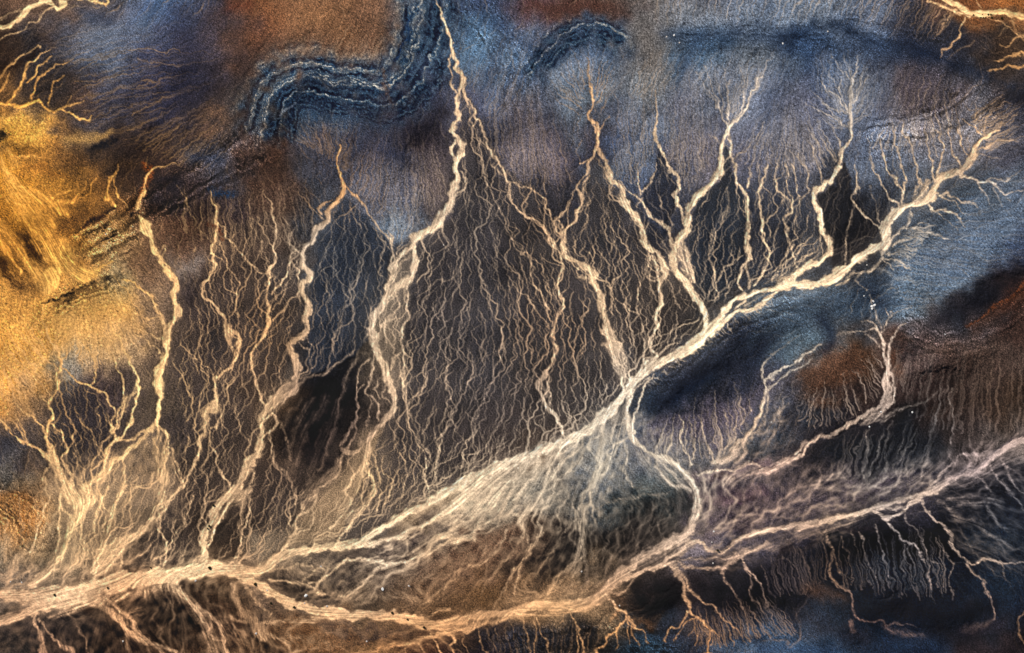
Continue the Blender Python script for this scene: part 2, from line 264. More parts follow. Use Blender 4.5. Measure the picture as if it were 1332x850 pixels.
d .85 1 wavy_cream_riverbed_beside_the_dark_pointed_fan_right_of_centre | 777,192,5 783,203,5 788,215,6 791,225,6 796,234,6 803,241,6 808,250,7 811,259,7 816,267,7 823,275,7 828,286,8 835,294,8 836,303,8 836,313,8 841,319,7 850,324,7 857,331,7 860,340,8 863,350,10 865,359,10 859,367,8 858,377,7 860,388,7 860,398,6 855,406,5 853,416,4 854,428,5 850,437,5 843,442,6 847,452,5 852,460,5 850,472,5
d .7 1 | 790,152,1 786,162,2 778,170,2.5
d .8 1 | 768,207,2.5 762,212,2.5 753,216,2.5
d .7 1 | 755,180,1 752,190,1
d .7 1 | 769,212,2.5 765,230,3 760,242,3 758,255,3
d .7 1 | 752,243,2.5 745,253,2.5 738,263,2.5 735,275,2.5 728,282,2.5 722,288,2.5
d .7 1 | 725,281,2.5 727,292,2.5 733,302,2.5
d .7 1 | 742,262,2 738,275,2 740,288,2 736,298,2.5
d .7 1 | 757,347,2.5 750,352,2.5 754,360,2.5 764,363,3
d .7 1 | 758,350,2 762,358,2 770,363,2
d .7 1 | 843,327,2 846,340,2 841,350,2 843,362,2 855,365,2.5
d .7 1 | 848,332,4 853,345,5 857,358,4
d .65 1 | 820,338,1.5 827,350,1.5 831,363,2 832,378,2 831,392,2 829,402,2 832,412,2.5 835,424,3 837,440,3 838,455,3 839,470,3 840,478,3
d .6 1 | 790,371,1.5 798,385,1.5 808,395,2 818,403,2.5 828,408,2.5
d .5 1 | 800,440,5 808,455,5 815,470,5 818,490,5
d .6 1 | 788,430,3 791,450,3 796,468,3 803,488,3 811,505,3
d .6 1 | 800,440,3 808,450,3 812,465,3 817,480,3 818,497,3
d .45 1.6 | 790,430,14 798,450,18 806,470,16 812,495,10
d .5 1 | 775,230,1 782,250,1.5 788,270,1.5 793,290,1.5 797,310,1.5 806,330,2 800,350,2 797,368,2 790,378,2
d .45 1 | 762,260,1 765,280,1.5 763,300,1.5 768,320,2 765,340,2
d .45 1 | 779,250,1 785,280,1.5 783,305,1.5 790,325,1.5 795,345,1.5
d .65 1 | 842,330,1 839,345,1.5 844,360,2 865,361,2
d .6 1 | 868,363,1.5 872,375,2 880,392,2 884,402,2
# ---- smaller K
d .85 1 thin_wavy_riverbed_ending_at_a_fork_beside_the_dark_triangle | 853,118,1 853,132,2 855,148,3 852,160,3 850,170,3.5 853,180,4 858,190,5 861,200,4 867,211,4 873,219,5 880,228,5 882,238,5 881,247,5 878,256,5 881,265,5 885,273,5 886,281,5 891,290,6
d 1 1 bright_riverbed_from_the_large_grey_branching_fan_joining_the_main_wash | 988,95,1.5 984,108,2 978,122,3 972,135,3.5 966,148,4 957,157,5 948,165,5 944,175,6 941,187,6 938,197,6 937,207,6 938,216,6 934,226,7 926,236,7 917,246,8 910,255,8 901,261,8 895,269,8 895,280,9 896,292,9 893,301,9 885,307,9 882,316,9 877,323,9 876,333,9 877,345,10 881,355,9 888,363,9 896,371,9 900,382,9 906,391,8 913,399,8 917,410,8 920,422,9 921,433,8
d .7 1.2 | 896,300,5 890,312,6 893,325,6 895,338,6 898,352,6 902,365,5
d .6 1.3 | 885,322,10 888,338,10 894,352,10 898,362,8
d .75 1 | 885,300,3 882,308,4 883,315,4
d .85 1 | 901,378,2 908,385,2 913,392,2
d .8 1 | 921,117,1.5 928,130,2 934,141,2.5 939,148,3 940,157,3.5 946,164,4
d .8 1 | 916,85,1 922,102,1.5 928,118,1.5 932,130,1.5 936,142,2
d .7 1 | 934,108,1 936,122,1.5 939,136,1.5 940,147,2
d .8 1 | 948,106,1 948,120,2 948,135,2.5 947,150,3 947,162,3
d .7 1 | 957,108,1 954,125,1.5 950,142,2 947,154,2
d .8 1 | 974,80,1 972,98,1.5 969,114,2 966,130,2.5 962,145,3 957,155,3
d .8 1 | 998,78,1 994,92,1.5 988,104,2 983,115,2
d .7 1 | 963,90,1 965,105,1.5 966,120,1.5
d .6 1 | 906,95,1 915,112,1 925,130,1.5
d .6 1 | 941,88,1 943,105,1 944,125,1.5
d .5 1 | 986,82,1 984,98,1.5 981,112,1.5
d .5 1 | 921,172,1 930,180,1.5 937,188,2
d .6 1 | 992,160,1 985,178,1.5 976,190,1.5 966,200,2 957,206,2.5 954,213,3
d .5 1 | 1000,150,1 990,175,1.5 980,205,2 976,225,2 972,243,2.5
d .85 1 | 948,172,2 950,185,3 950,198,3 953,210,3.5 958,222,3.5 960,238,4 965,247,4.5 971,256,5 971,268,4.5 973,280,5 976,291,5.5 973,302,5 971,312,5 973,322,5 975,330,5 970,340,4 965,350,4 961,360,3.5 960,371,3 965,378,3
d .7 1 | 972,290,3 970,303,3 970,318,3 972,328,3
d .65 1 | 978,213,1.5 974,228,2 972,243,2.5
d .6 1.2 | 972,330,3 970,345,4 972,358,4 975,372,4
d .8 1 | 998,213,2 994,225,3 990,240,3.5 989,255,3.5 990,270,3.5 991,285,3.5 993,300,3.5 995,315,3 999,330,3 998,345,3 990,358,3 983,372,3
d .6 1 | 989,213,1.5 986,228,2 988,243,2 989,256,2
d .5 1.3 | 926,300,2 925,315,2 922,333,2.5 927,348,3 931,360,3 932,373,3 930,385,3
d .5 1.3 | 931,300,1.5 930,315,2 926,325,2
d .4 1.6 | 945,245,3 948,265,4 942,280,5 938,290,5
d .75 1 | 800,232,1 808,240,1.5 817,248,2 826,255,2 832,262,3 838,270,3.5 845,277,4 854,286,4 862,291,5 869,297,5 872,306,5 873,316,6 875,325,7
d .75 1 | 831,213,1 830,228,1.5 831,243,2 833,254,2.5
d .7 1 | 853,213,1.5 851,225,2 845,237,2 838,246,2.5 833,254,2.5
d .5 1 | 828,245,1 823,225,1 820,213,1
d .5 1 | 860,210,1 858,230,1 857,250,1 862,270,1.5 872,285,1.5 873,294,1.5
d .55 1.2 | 836,258,2 832,265,3 828,268,3
d .5 1 | 845,298,1 857,310,1.5 866,322,2 872,330,2.5
d .5 1 | 842,318,1 855,328,1.5 866,335,2
# ---- N
d .95 1 pale_riverbed_shaped_like_a_tree_on_the_grey_blue_slope | 1117,86,2 1112,97,2.5 1108,108,3.5 1107,122,4.5 1108,135,5 1106,147,5 1106,160,6 1107,170,6 1107,180,5 1101,188,4.5 1095,195,4.5 1093,205,5 1091,215,6 1086,225,7 1080,235,7 1071,242,7 1062,248,7 1056,256,7 1059,264,6.5 1065,272,6.5 1067,284,6 1068,297,6 1073,305,8 1079,313,8 1080,323,7 1076,333,6.5 1067,339,6 1055,344,7 1043,351,8 1034,358,11 1026,366,13
d .7 1 | 1104,148,3 1103,160,3 1105,172,3
d .8 1 | 1096,95,1 1094,108,1.5 1093,123,2 1097,133,2 1102,143,2.5 1104,150,3
d .85 1 | 1066,105,1 1073,114,1.5 1081,122,2 1090,130,2.5 1097,139,2.5 1103,147,3
d .75 1 | 1056,119,1 1064,128,1.5 1073,136,2 1084,140,2 1095,145,2 1102,150,2.5
d .7 1 | 1048,132,1 1058,140,1.5 1068,145,1.5 1082,152,2 1095,160,2 1102,166,2.5
d .8 1 | 1131,97,1 1125,107,1.5 1119,116,2 1114,125,2.5 1110,132,3
d .7 1 | 1127,90,1 1121,100,1 1115,112,1.5 1112,122,1.5
d .7 1 | 1081,72,1 1087,84,1.5 1094,92,1.5 1101,99,2 1106,108,2.5
d .7 1 | 1099,74,1 1102,88,1.5 1106,100,2
d .7 1 | 1115,72,1 1114,85,2
d .6 1 | 1070,88,1 1080,100,1 1088,112,1.5 1093,122,1.5
d .6 1 | 1090,80,1 1096,90,1
d .7 1 | 1084,165,1 1087,177,1.5 1092,188,2 1095,194,2.5
d .7 1 | 1066,180,1 1074,188,1.5 1080,198,1.5 1086,210,2
d .6 1 | 1050,165,1 1058,180,1.5 1064,190,1.5 1072,200,1.5
d .7 1 | 1053,182,1 1056,195,2 1060,205,2 1064,218,2 1068,230,2.5 1070,240,3
d .6 1 | 1036,200,1.5 1042,210,2 1050,220,2.5 1051,235,2.5 1051,250,2.5 1045,260,2.5 1037,266,2.5 1030,270,3
d .7 1 | 1011,213,1.5 1009,228,2 1011,243,2.5 1018,254,2.5 1025,262,3 1030,270,3 1025,280,3 1020,288,3.5 1024,300,3 1027,313,3 1030,326,3 1034,338,3 1038,348,3
d .7 1 | 1030,213,2 1034,228,2 1037,243,2 1041,253,2.5 1045,258,2.5
d .7 1 | 1023,213,2 1024,230,2 1024,243,2 1029,258,2.5 1030,268,2.5
d .5 1 | 1020,265,1.5 1013,255,1.5
d .6 1 | 1040,258,1.5 1036,275,2 1033,292,2 1032,305,2
d .5 1 | 1056,275,1.5 1050,290,1.5 1045,305,1.5 1040,320,1.5 1035,330,1.5
d .6 1 | 1067,300,2 1066,315,2 1062,328,2 1050,332,2 1045,342,2
d .6 1.2 | 1005,330,1 1010,345,1.5 1008,355,2 1004,365,3
d .6 1.2 | 1030,318,2 1022,335,2 1016,350,2.5 1010,362,3
d .65 1.4 | 1040,352,7 1028,360,9 1015,368,8
d .6 1 | 1128,178,1 1131,195,1.5 1133,206,2 1138,220,2
# ---- comb north of the main wash
d .7 1 | 1111,213,1.5 1113,228,2.5 1116,245,3 1111,254,3 1110,264,3 1116,272,3 1124,281,3 1134,288,3 1142,294,3 1146,300,4
d .5 1.2 | 1108,275,2 1104,295,2 1102,315,2 1099,330,3 1097,342,3
d .5 1.2 | 1131,240,1.5 1136,260,1.5 1141,275,2 1147,290,3
d .75 1 | 1132,208,1.5 1137,222,2 1144,235,2.5 1152,248,2.5 1160,257,3 1166,264,3 1170,271,3
d .8 1 | 1162,160,1 1163,172,2 1163,188,2.5 1168,198,2.5 1171,210,2.5 1174,222,2.5 1178,233,3 1176,244,3 1173,255,3 1171,268,3.5
d .8 1 | 1144,178,1 1146,192,2 1150,205,2.5 1155,220,3 1163,232,3 1169,242,3 1174,250,3
d .8 1 | 1173,155,1 1174,168,2 1178,178,2.5 1184,188,2.5 1188,200,3 1192,213,3 1193,226,3 1199,238,3 1207,247,4
d .6 1.5 | 1204,238,8 1200,250,10 1193,260,12
d .6 1 | 1199,238,2 1190,250,2 1186,262,2
d .8 1 | 1203,172,1.5 1206,187,2 1209,200,2.5 1213,213,2.5 1214,226,3 1216,238,3
d .85 1 | 1218,170,3 1222,180,2.5 1226,190,3 1224,203,2.5 1222,218,2.5 1219,232,3
d .8 1 | 1233,168,1.5 1237,185,2 1240,200,2.5 1246,212,3 1249,219,3
d .8 1 | 1245,163,1.5 1248,178,2 1249,188,2 1254,196,2 1261,203,3
d .6 1 | 1212,172,1 1215,190,1.5 1219,205,1.5
d .6 1 | 1192,170,1 1194,182,1 1196,195,1
d .5 1 | 1258,180,1 1262,195,1.5
d .8 1 | 1252,155,1 1262,163,2 1272,170,2.5 1281,179,3
d .7 1 | 1284,150,1 1282,165,1.5 1282,177,2
d .7 1 | 1268,134,1 1269,147,2 1267,160,2
d .6 1 | 1258,140,1 1266,143,1.5 1275,139,1.5
d .6 1 | 1310,150,1 1304,160,1.5 1298,172,2
d .6 1 | 1318,155,1 1312,168,1 1304,178,1
d .7 1 | 1325,185,1 1308,184,2 1295,184,3 1280,192,3 1270,196,3
d .5 1 | 1300,205,1 1285,204,1.5 1270,200,2
d .5 1.2 | 1240,165,1 1230,172,1 1218,172,1
# ---- comb south of it
d .8 1 | 1332,247,2 1318,250,2 1309,253,2.5 1300,247,3 1290,240,3.5 1278,235,4 1267,232,4 1255,230,4.5 1249,222,5
d .7 1 | 1327,223,1 1316,230,1.5 1307,234,2 1297,234,2.5 1285,236,3
d .7 1 | 1287,266,1 1283,255,1.5 1278,246,2.5 1273,236,3
d .7 1 | 1304,268,1 1297,255,1.5 1291,245,2.5
d .6 1 | 1315,262,1 1306,256,1
d .7 1 | 1272,267,1.5 1261,264,2 1250,262,2.5 1240,256,3 1231,252,3 1222,254,3 1216,248,3
d .7 1 | 1262,281,1 1252,275,1.5 1243,267,2 1234,260,2 1224,255,2
d .8 1 | 1257,296,1 1249,286,2 1242,277,2.5 1231,274,3 1222,274,3 1213,277,3 1208,271,3 1205,264,4
d .6 1 | 1247,300,1 1238,290,1.5 1228,284,1.5 1220,277,2
d .75 1 | 1240,313,1 1228,310,2 1217,304,2 1203,301,2.5 1190,300,2.5 1177,298,2.5 1170,304,3 1160,309,3
d .6 1 | 1217,295,1 1206,290,1.5 1194,292,1.5
d .8 1 | 1200,320,1 1195,311,2 1185,308,2.5 1175,311,2.5 1165,315,3 1159,320,3
d .6 1 | 1190,330,1 1180,324,1.5 1174,316,2
d .7 1 | 1180,335,1 1172,329,1.5 1163,331,2 1155,328,2
d .7 1 | 1184,351,1 1174,344,1.5 1166,339,2 1156,336,2.5 1148,336,3
d .7 1 | 1162,350,1 1157,343,1.5 1151,338,2
d .6 1.4 | 1186,275,2 1182,290,4 1175,298,3 1165,306,3 1158,313,4 1153,323,4 1150,333,4 1144,343,4 1134,351,4 1122,355,4 1110,355,4 1101,362,4 1095,370,4 1086,370,4
d .5 1.2 | 1120,355,3 1112,365,2 1128,378,2
d .3 2 | 1145,350,4 1165,360,4 1190,366,3
# ---- P
d .85 1 forked_pale_stream_bed_cutting_between_two_rust_coloured_hills | 1135,420,2 1140,428,3 1146,438,4 1149,450,4 1149,460,4 1153,470,5 1156,480,5 1153,490,6 1151,500,7 1151,512,6 1148,523,6 1140,531,7 1130,539,6 1120,544,5 1108,553,5 1097,559,5 1085,564,5 1073,568,5 1060,572,5 1051,578,5 1048,586,5 1043,593,5 1032,597,5 1020,599,6 1008,606,6 998,610,5 985,607,4 973,606,5 960,608,5 945,612,4 930,613,4 918,614,4 908,620,4
d .8 1 | 1178,423,1.5 1166,428,2 1160,440,3 1156,455,3 1155,467,4
d .85 1 | 1156,478,4 1160,490,4 1162,502,4 1163,513,4 1162,522,4 1155,527,6
d .7 1.4 | 1154,500,9 1156,512,10 1156,522,9
d .7 1 | 1104,433,1.5 1118,432,2 1130,430,2 1138,428,3
d .7 1 | 1152,400,1 1154,413,2 1151,424,2 1148,434,2.5
d .7 1 | 1117,417,1 1129,417,1.5 1137,423,2
d .6 1 | 1122,435,1 1134,442,2 1144,452,3
d .5 1.3 | 1131,385,1.5 1135,400,2 1139,410,3 1145,425,2
d .6 1 | 1185,400,1 1172,403,1.5 1160,408,1.5 1153,416,2
d .4 1.6 | 1090,436,3 1105,434,4
d .65 1.5 | 1148,525,6 1148,535,8 1140,540,8 1128,545,6
d .5 1.6 | 1225,505,1 1210,517,2 1195,524,3 1180,530,4 1165,535,4 1155,540,5 1143,540,5
d .45 1.6 | 1165,540,3 1150,545,4 1135,548,5 1120,552,4
d .8 1.2 | 1048,575,5 1043,584,4 1036,590,4
d .5 2 | 1030,597,10 1010,606,12 995,612,12 970,620,10 945,625,8
d .8 1 | 1066,448,1.5 1055,456,3 1046,463,3 1035,470,3 1024,478,3 1014,484,3.5 1004,489,4 998,494,4 996,500,4
d .75 1 | 1058,465,1.5 1047,474,2.5 1035,481,2.5 1022,488,2.5 1012,494,3 1003,500,3 999,508,3
d .6 1 | 1040,438,1 1026,447,1.5 1014,455,1.5 1003,463,2 998,468,2.5
d .8 1 | 998,466,2.5 993,474,3 992,484,3 995,495,3.5 996,508,4 993,520,4 991,530,4 992,537,4 986,544,4 982,551,4.5 977,558,4.5 970,566,5 963,572,6 958,580,8 955,588,10 948,595,10 938,600,8 925,603,6
d .6 1.4 | 966,572,6 970,582,6 968,592,5 960,598,6
d .5 1.4 | 999,508,3 1000,525,4 995,545,4 985,560,4 975,572,5
d .5 2 | 1012,530,2 1015,545,2.5 1013,556,3 1005,567,4 992,578,4
d .5 1.4 | 1025,525,2 1016,533,3 1013,545,3
d .8 1 | 999,614,4 985,606,2 975,601,2 972,603,3
d .8 1 | 1020,604,2 999,612,4 988,612,3
d .5 3 | 960,580,10 950,592,12 935,600,10
d .7 1 | 859,565,1 858,576,2 856,588,3
d .8 1 | 877,556,1.5 873,567,2.5 871,580,3 867,591,3.5
d .8 1 | 884,540,1 887,552,2.5 887,565,2.5 888,576,3 890,587,3.5 896,595,3.5 900,605,4
d .7 1 | 897,540,1 899,555,1.5 900,570,2 903,583,2.5 902,595,3
d .75 1 | 906,540,1 912,552,2 915,565,2 920,576,2.5 924,588,3 927,600,3
d .6 1 | 928,533,1 930,545,1.5 933,560,2 938,573,2 936,590,2.5
d .6 1 | 942,530,1 945,545,1.5 949,560,2 948,575,2.5 940,592,2.5
d .7 1 | 961,518,1 964,528,2 970,535,2 971,543,2 966,553,2
d .55 1 | 917,528,1 920,540,1
d .55 1 | 953,528,1 957,545,1.5 956,560,2 950,580,2
d .55 1 | 971,515,1 976,530,1.5 975,542,1.5
# ---- central smoky braids
d .5 3 | 800,536,10 790,560,14 785,585,14 782,610,12
d .5 1.3 | 783,560,5 782,575,6 780,590,7 778,605,7 774,618,6 768,630,6 763,640,6 757,652,5 752,664,5 752,675,5 756,688,6 757,700,6 759,713,5 762,725,5 763,738,5 765,750,5 761,760,5 752,768,4 740,775,4 728,782,4
d .6 1.3 | 813,530,4 811,545,4 807,560,4 803,575,5 799,590,5 790,603,5 783,617,5 776,630,4 768,645,4
d .55 1.3 | 815,545,4 814,560,4 812,575,4 815,590,4 812,605,4 815,620,4 822,635,3
d .5 1.3 | 808,570,3 795,590,3 785,605,4 778,625,4 775,640,4 762,660,4 757,680,4 754,700,4 752,720,5 745,732,5 735,742,5 726,750,4 720,762,4 714,775,4 712,785,4
d .45 1.5 | 757,725,4 750,738,4 745,750,3 742,765,3
d .4 2 | 757,680,12 757,700,12 754,720,12 745,740,12
d .55 1.5 | 770,640,6 766,650,5 765,665,4 768,675,3
d .7 1.2 | 760,566,4 757,578,5 750,588,5 738,597,5 728,606,5 720,617,5 713,628,5 706,638,5 702,650,5 693,660,5 685,668,5 675,670,5 666,668,5
d .6 1.2 | 757,578,4 758,590,5 752,600,5 742,608,5 733,617,4 724,628,4 718,640,4 712,652,4 705,662,4 703,675,5 703,688,5 700,700,5 693,712,5 685,722,5 677,732,5 670,742,5 663,752,4 658,762,4 652,772,4 648,780,4 643,792,4
d .7 1.2 | 720,590,6 716,602,6 713,615,5 708,628,4 704,645,4
d .6 1.2 | 700,595,6 697,610,7 690,622,6 682,632,6 674,645,6 668,660,6 660,668,6
d .55 1.2 | 690,600,8 680,612,8 670,625,8 658,636,8 648,650,7
d .6 1.3 | 750,580,8 735,585,8 725,590,8
d .7 1.3 | 675,610,10 662,620,10 645,632,12 632,645,12 622,660,10 615,672,8
d .7 1.5 | 660,608,14 640,622,16 620,636,18 602,650,16 585,662,14
d .45 3 | 650,625,26 630,645,26 610,665,24 590,680,18
d .35 3 | 700,605,22 680,630,22 660,655,20
d .6 1.3 | 690,650,4 683,665,5 677,680,5 682,690,4 680,700,4
d .5 1.3 | 680,690,4 686,700,4 692,712,3
d .8 1.2 | 678,734,3 676,745,3 673,757,3 670,773,3
d .55 1.4 | 715,585,12 735,580,14
d .5 1.4 | 720,640,4 728,650,4 740,655,3 750,668,3
d .6 1.2 | 752,670,3 745,680,2 735,690,2
d .3 1.6 | 734,695,2 725,708,3 715,722,3 705,735,3 697,750,3 693,755,2
d .28 1.6 | 791,690,2 788,710,3 784,725,3 783,743,3
d .3 1.6 | 822,682,1.5 824,695,2.5 827,708,2.5 828,720,2.5
d .25 1.6 | 812,690,1.5 814,708,2 816,720,2
d .25 1.6 | 844,678,1.5 847,690,2 850,700,2
d .25 1.6 | 853,676,1.5 857,688,2 860,697,2
d .35 1.8 | 787,712,2 795,724,3 810,727,3 825,722,3
d .4 1.6 | 765,668,3 780,660,4 800,652,4 820,648,4 845,643,3 870,640,3
# west half of the central basin
d .9 1.2 | 615,700,8 600,700,6 585,697,6 571,698,5
d .85 1.4 | 650,640,8 640,655,8 632,668,7 622,680,6 615,692,6 605,700,6 590,703,5 575,709,5 560,717,5 546,725,5 532,730,5 518,733,6 505,734,7 492,732,6 482,728,5 470,727,4 460,728,4 448,731,4 440,735,4 430,744,4 424,751,4 415,756,4 405,757,4 398,762,4
d .9 1 | 600,650,10 585,662,8 570,672,6 555,680,5 540,688,5 525,694,5 510,701,5 495,706,6 480,708,7 462,710,9
d .8 1 | 545,685,3 530,697,3 515,702,3
d .7 1 | 463,707,3 470,702,3 481,702,3 483,707,3
d .7 1.4 | 505,735,4 493,741,5 483,748,4 473,758,5 463,766,5 453,774,5 440,776,4
d .75 1.2 | 405,738,3 390,736,4 375,739,4 362,738,4 350,742,5
d .8 1.2 | 350,755,4 365,755,4 380,757,4 395,760,4 405,765,4 415,771,4 422,775,3
d .7 1.3 | 392,756,3 402,750,3 410,744,3 418,740,3
d .6 1.3 | 404,727,3 397,733,3 391,740,2
d .4 2 | 363,725,3 375,730,4 382,738,4
d .7 1.2 | 666,640,6 656,655,5 650,668,5 642,675,5 632,680,5 620,688,5
d .6 1.2 | 640,640,6 636,655,6 630,668,5
d .5 1.4 | 608,732,2 600,740,3 592,750,3 583,760,3.5 573,767,3 563,775,3 555,782,3 547,788,2.5
d .5 1.4 | 660,690,4 652,705,3 643,720,3 633,730,3 620,735,3 608,735,3
d .45 1.6 | 666,725,3 655,732,3 647,740,3 640,752,3 630,765,3 625,775,3
d .4 2 | 560,700,5 545,712,5 533,722,5
d .35 3 | 500,755,8 485,762,10 470,768,10 450,772,8
d .4 2.2 | 430,772,8 460,776,8 490,776,7 520,778,6 560,782,6
d .35 2.4 | 640,790,10 660,785,8 690,778,8 720,775,8
d .4 3 | 370,738,8 400,745,10 430,738,10
d .45 2.4 | 590,805,5 610,798,6 630,794,6
# ---- lower left strands leaving southward
d .7 2.4 | 217,762,8 232,772,10 245,784,10 258,797,10 266,812,10 272,827,10 276,840,10 280,850,10
d .8 1.4 | 224,762,5 240,775,4 254,790,4 262,805,4 270,822,4
d .7 1.6 | 245,785,4 262,792,5 275,802,5 284,816,5 290,832,6 293,848,6
d .5 1.4 | 230,767,3 237,762,3 232,770,3
d .75 1.6 | 127,778,6 132,788,6 140,795,7 150,801,8 158,809,8 166,819,9 178,827,9 190,833,9
d .75 1.4 | 140,776,3 148,786,4 160,797,5 170,806,5 178,818,5 188,828,5 200,836,5 215,845,5 230,852,4
d .7 1.2 | 198,834,4 204,842,4 209,850,4
d .5 1.4 | 165,818,3 166,830,3 165,845,3
d .8 1.2 | 42,797,4 46,808,4 50,820,5 54,832,6 57,848,7
d .7 1.2 | 50,805,3 58,812,3 62,820,4 70,830,5 80,840,5 92,849,5
d .45 1.4 | 100,812,2 104,822,2.5 112,830,2.5 113,848,2.5
d .6 1.8 | 299,757,4 305,775,7 312,790,8 320,802,10 330,815,10 342,830,8
d .6 1.6 | 318,757,6 325,770,6 334,782,5 345,793,5 352,800,4
d .6 1.6 | 333,785,4 345,792,4 352,801,4
d .55 1.8 | 333,805,5 342,818,5 352,827,5 365,833,4 375,842,4
d .4 2 | 365,832,4 385,828,5 405,832,6 425,840,6
d .35 2.4 | 285,810,6 300,820,8 320,835,6
d .2 3 | 160,760,20 200,766,16 230,775,14 215,790,10
d .3 3 | 180,800,16 160,795,14
# ---- streams off the north side of lower hills
d .65 1 | 1294,806,2 1293,794,2.5 1288,778,3 1281,765,3 1277,755,3 1265,744,3.5 1256,732,4 1248,721,4 1238,712,5 1235,703,5 1237,694,5 1230,685,4.5 1219,679,4.5 1213,670,4 1206,660,4 1201,652,4
d .35 2.4 | 1253,820,4 1268,815,6 1282,810,5 1292,806,3
d .8 1 | 1332,733,2 1320,731,2.5 1305,733,3 1290,729,3.5 1278,729,3.5 1265,733,3.5 1256,731,3.5
d .6 1 | 1306,755,1 1305,742,1.5 1306,733,2
d .5 1 | 1215,783,1 1212,765,2 1208,745,2.5 1208,728,2.5 1203,715,3 1200,702,3 1192,690,3 1182,683,3 1177,670,3
d .6 1 | 1239,780,1.5 1236,765,2 1236,748,2.5 1241,738,2.5 1236,728,2.5 1225,715,2 1218,700,1.5
d .5 1 | 1226,750,1 1222,735,2 1212,726,2.5
d .8 1 | 1203,732,2.5 1197,722,3 1192,713,3 1183,706,3 1173,702,3 1168,696,3.5 1160,686,3.5 1154,680,3.5 1149,672,4
d .45 1 | 1174,750,1 1175,735,2 1177,720,2.5 1174,708,3
d .35 1 | 1187,750,1 1185,730,2 1180,712,2
d .6 1 | 1162,757,1.5 1156,742,2.5 1151,728,3 1147,712,3 1143,698,3 1138,686,3
d .6 1 | 1142,755,1 1135,742,2 1128,730,2.5 1123,715,2.5 1122,703,3 1118,693,3
d .35 1 | 1126,742,1 1118,728,2 1112,712,2 1109,700,2.5 1108,692,2.5
d .4 1 | 1108,735,1 1103,720,2 1097,706,2.5 1094,698,3
d .5 1 | 1108,755,1 1098,748,1.5 1089,740,2 1087,728,2.5 1083,715,2.5
d .5 1 | 1192,815,1 1176,812,1.5 1160,809,2 1150,810,2.5 1140,807,2.5 1128,807,2.5 1117,805,3 1111,795,3 1108,783,3.5 1107,772,3.5 1098,765,4 1087,759,4 1081,750,4 1080,740,4 1082,728,4 1082,715,4 1077,702,4 1073,692,4
d .4 1.4 | 1108,820,6 1109,808,4
d .5 2.4 | 1200,828,4 1180,824,5 1160,820,6 1150,812,4
d .45 1.3 | 1058,765,1 1045,757,2 1040,745,2.5 1032,735,2.5 1025,728,2.5 1015,723,2.5
d .35 1.3 | 1056,760,1 1052,742,1.5 1047,728,2 1040,716,2
d .6 1 | 1332,838,3 1328,828,3 1325,815,3 1326,803,3 1332,795,3
d .5 1.6 | 1332,662,3 1322,650,4 1310,636,4 1305,625,3
d .6 1.2 | 1330,640,2 1320,630,2.5 1312,618,3 1308,605,3 1302,596,3
d .65 1.2 | 1311,640,2.5 1305,630,3 1297,622,3 1291,613,3.5 1285,607,3.5
d .6 1.2 | 1289,640,2.5 1283,630,3 1275,624,3 1267,618,4
d .5 2.2 | 1325,715,2 1305,705,4 1290,697,5 1277,686,5 1270,680,5 1255,676,5 1240,670,5 1230,660,5 1220,652,5
d .45 2.6 | 1300,655,8 1285,650,8 1270,655,7 1250,652,8 1235,650,8
d .5 2 | 1310,690,3 1298,680,4 1290,668,5 1286,655,5
d .35 3 | 1300,720,8 1275,716,8 1255,712,6 1240,705,5
# ---- streams at bottom centre-right
d .75 1 | 966,829,1.5 960,822,2.5 950,814,2.5 942,807,3 936,797,3 928,790,3 919,784,3.5 909,778,4 900,772,4 893,762,4 888,750,4.5 880,740,5 872,733,5
d .9 1 | 919,850,2.5 922,840,3 920,828,3 922,818,3.5 917,810,3.5 908,806,4 901,800,4 897,790,4 893,780,4 890,768,4.5 886,757,5 880,745,5 870,735,6
d .5 2 | 880,740,10 890,755,8 896,770,6
d .85 1 | 866,835,1.5 866,825,2 873,818,2.5 882,812,3 890,804,3 895,795,3
d .85 1 | 878,832,1.5 884,822,2 890,812,2.5 900,806,2.5
d .7 1 | 906,828,1 902,815,2 902,806,2.5
d .7 1 | 896,828,1 901,817,2 903,806,2
d .8 1 | 938,826,1 930,823,2 924,824,2.5
d .7 1 | 998,790,2 994,776,2.5 989,764,2.5 983,752,3 976,743,3 970,735,3 963,727,3.5 956,722,4
d .55 1 | 994,800,1.5 988,788,2.5 978,780,2.5 975,768,2.5 977,757,2.5 974,745,2.5 966,732,3
d .6 1 | 976,826,1 972,812,2 970,800,2.5 964,787,2.5 960,776,2.5 951,765,3 943,755,3.5 939,742,4
d .45 1 | 984,826,1 978,815,1.5 970,800,1.5
d .4 1 | 1010,790,1 1006,778,1.5 1000,765,2 998,750,2 990,735,2
d .85 1 | 778,846,3 785,838,3 790,829,3 798,822,3 805,814,3 811,807,3.5 813,801,4 807,795,4 801,790,4 797,782,4 790,776,4 784,770,4
d .8 1 | 843,838,1.5 841,828,2 836,819,2.5 826,815,2.5 820,808,3 814,803,3
d .7 1 | 831,842,1 827,830,2 824,818,2 821,808,2.5
d .7 1 | 819,842,1 819,830,2 817,818,2 815,806,2.5
d .7 1 | 801,845,1 804,835,2 801,825,2.5 803,816,2.5
d .6 1.2 | 794,806,4 800,798,4
d .8 1 | 760,850,2 758,835,3 755,822,3 750,812,3 745,803,3 738,793,3
d .75 1 | 751,846,2 752,832,2.5 751,818,2.5 749,810,2.5
d .6 1 | 730,812,1.5 733,803,2 732,794,2
d .75 1 | 714,848,2 711,835,2 705,822,2.5 700,810,2.5 696,796,2.5
d .75 1 | 695,848,2 696,830,2.5 694,815,2.5 695,798,2.5
d .65 1 | 688,848,1.5 687,830,2 683,812,2.5 682,797,2.5
d .45 1 | 672,848,1.5 668,830,1.5 664,808,1.5
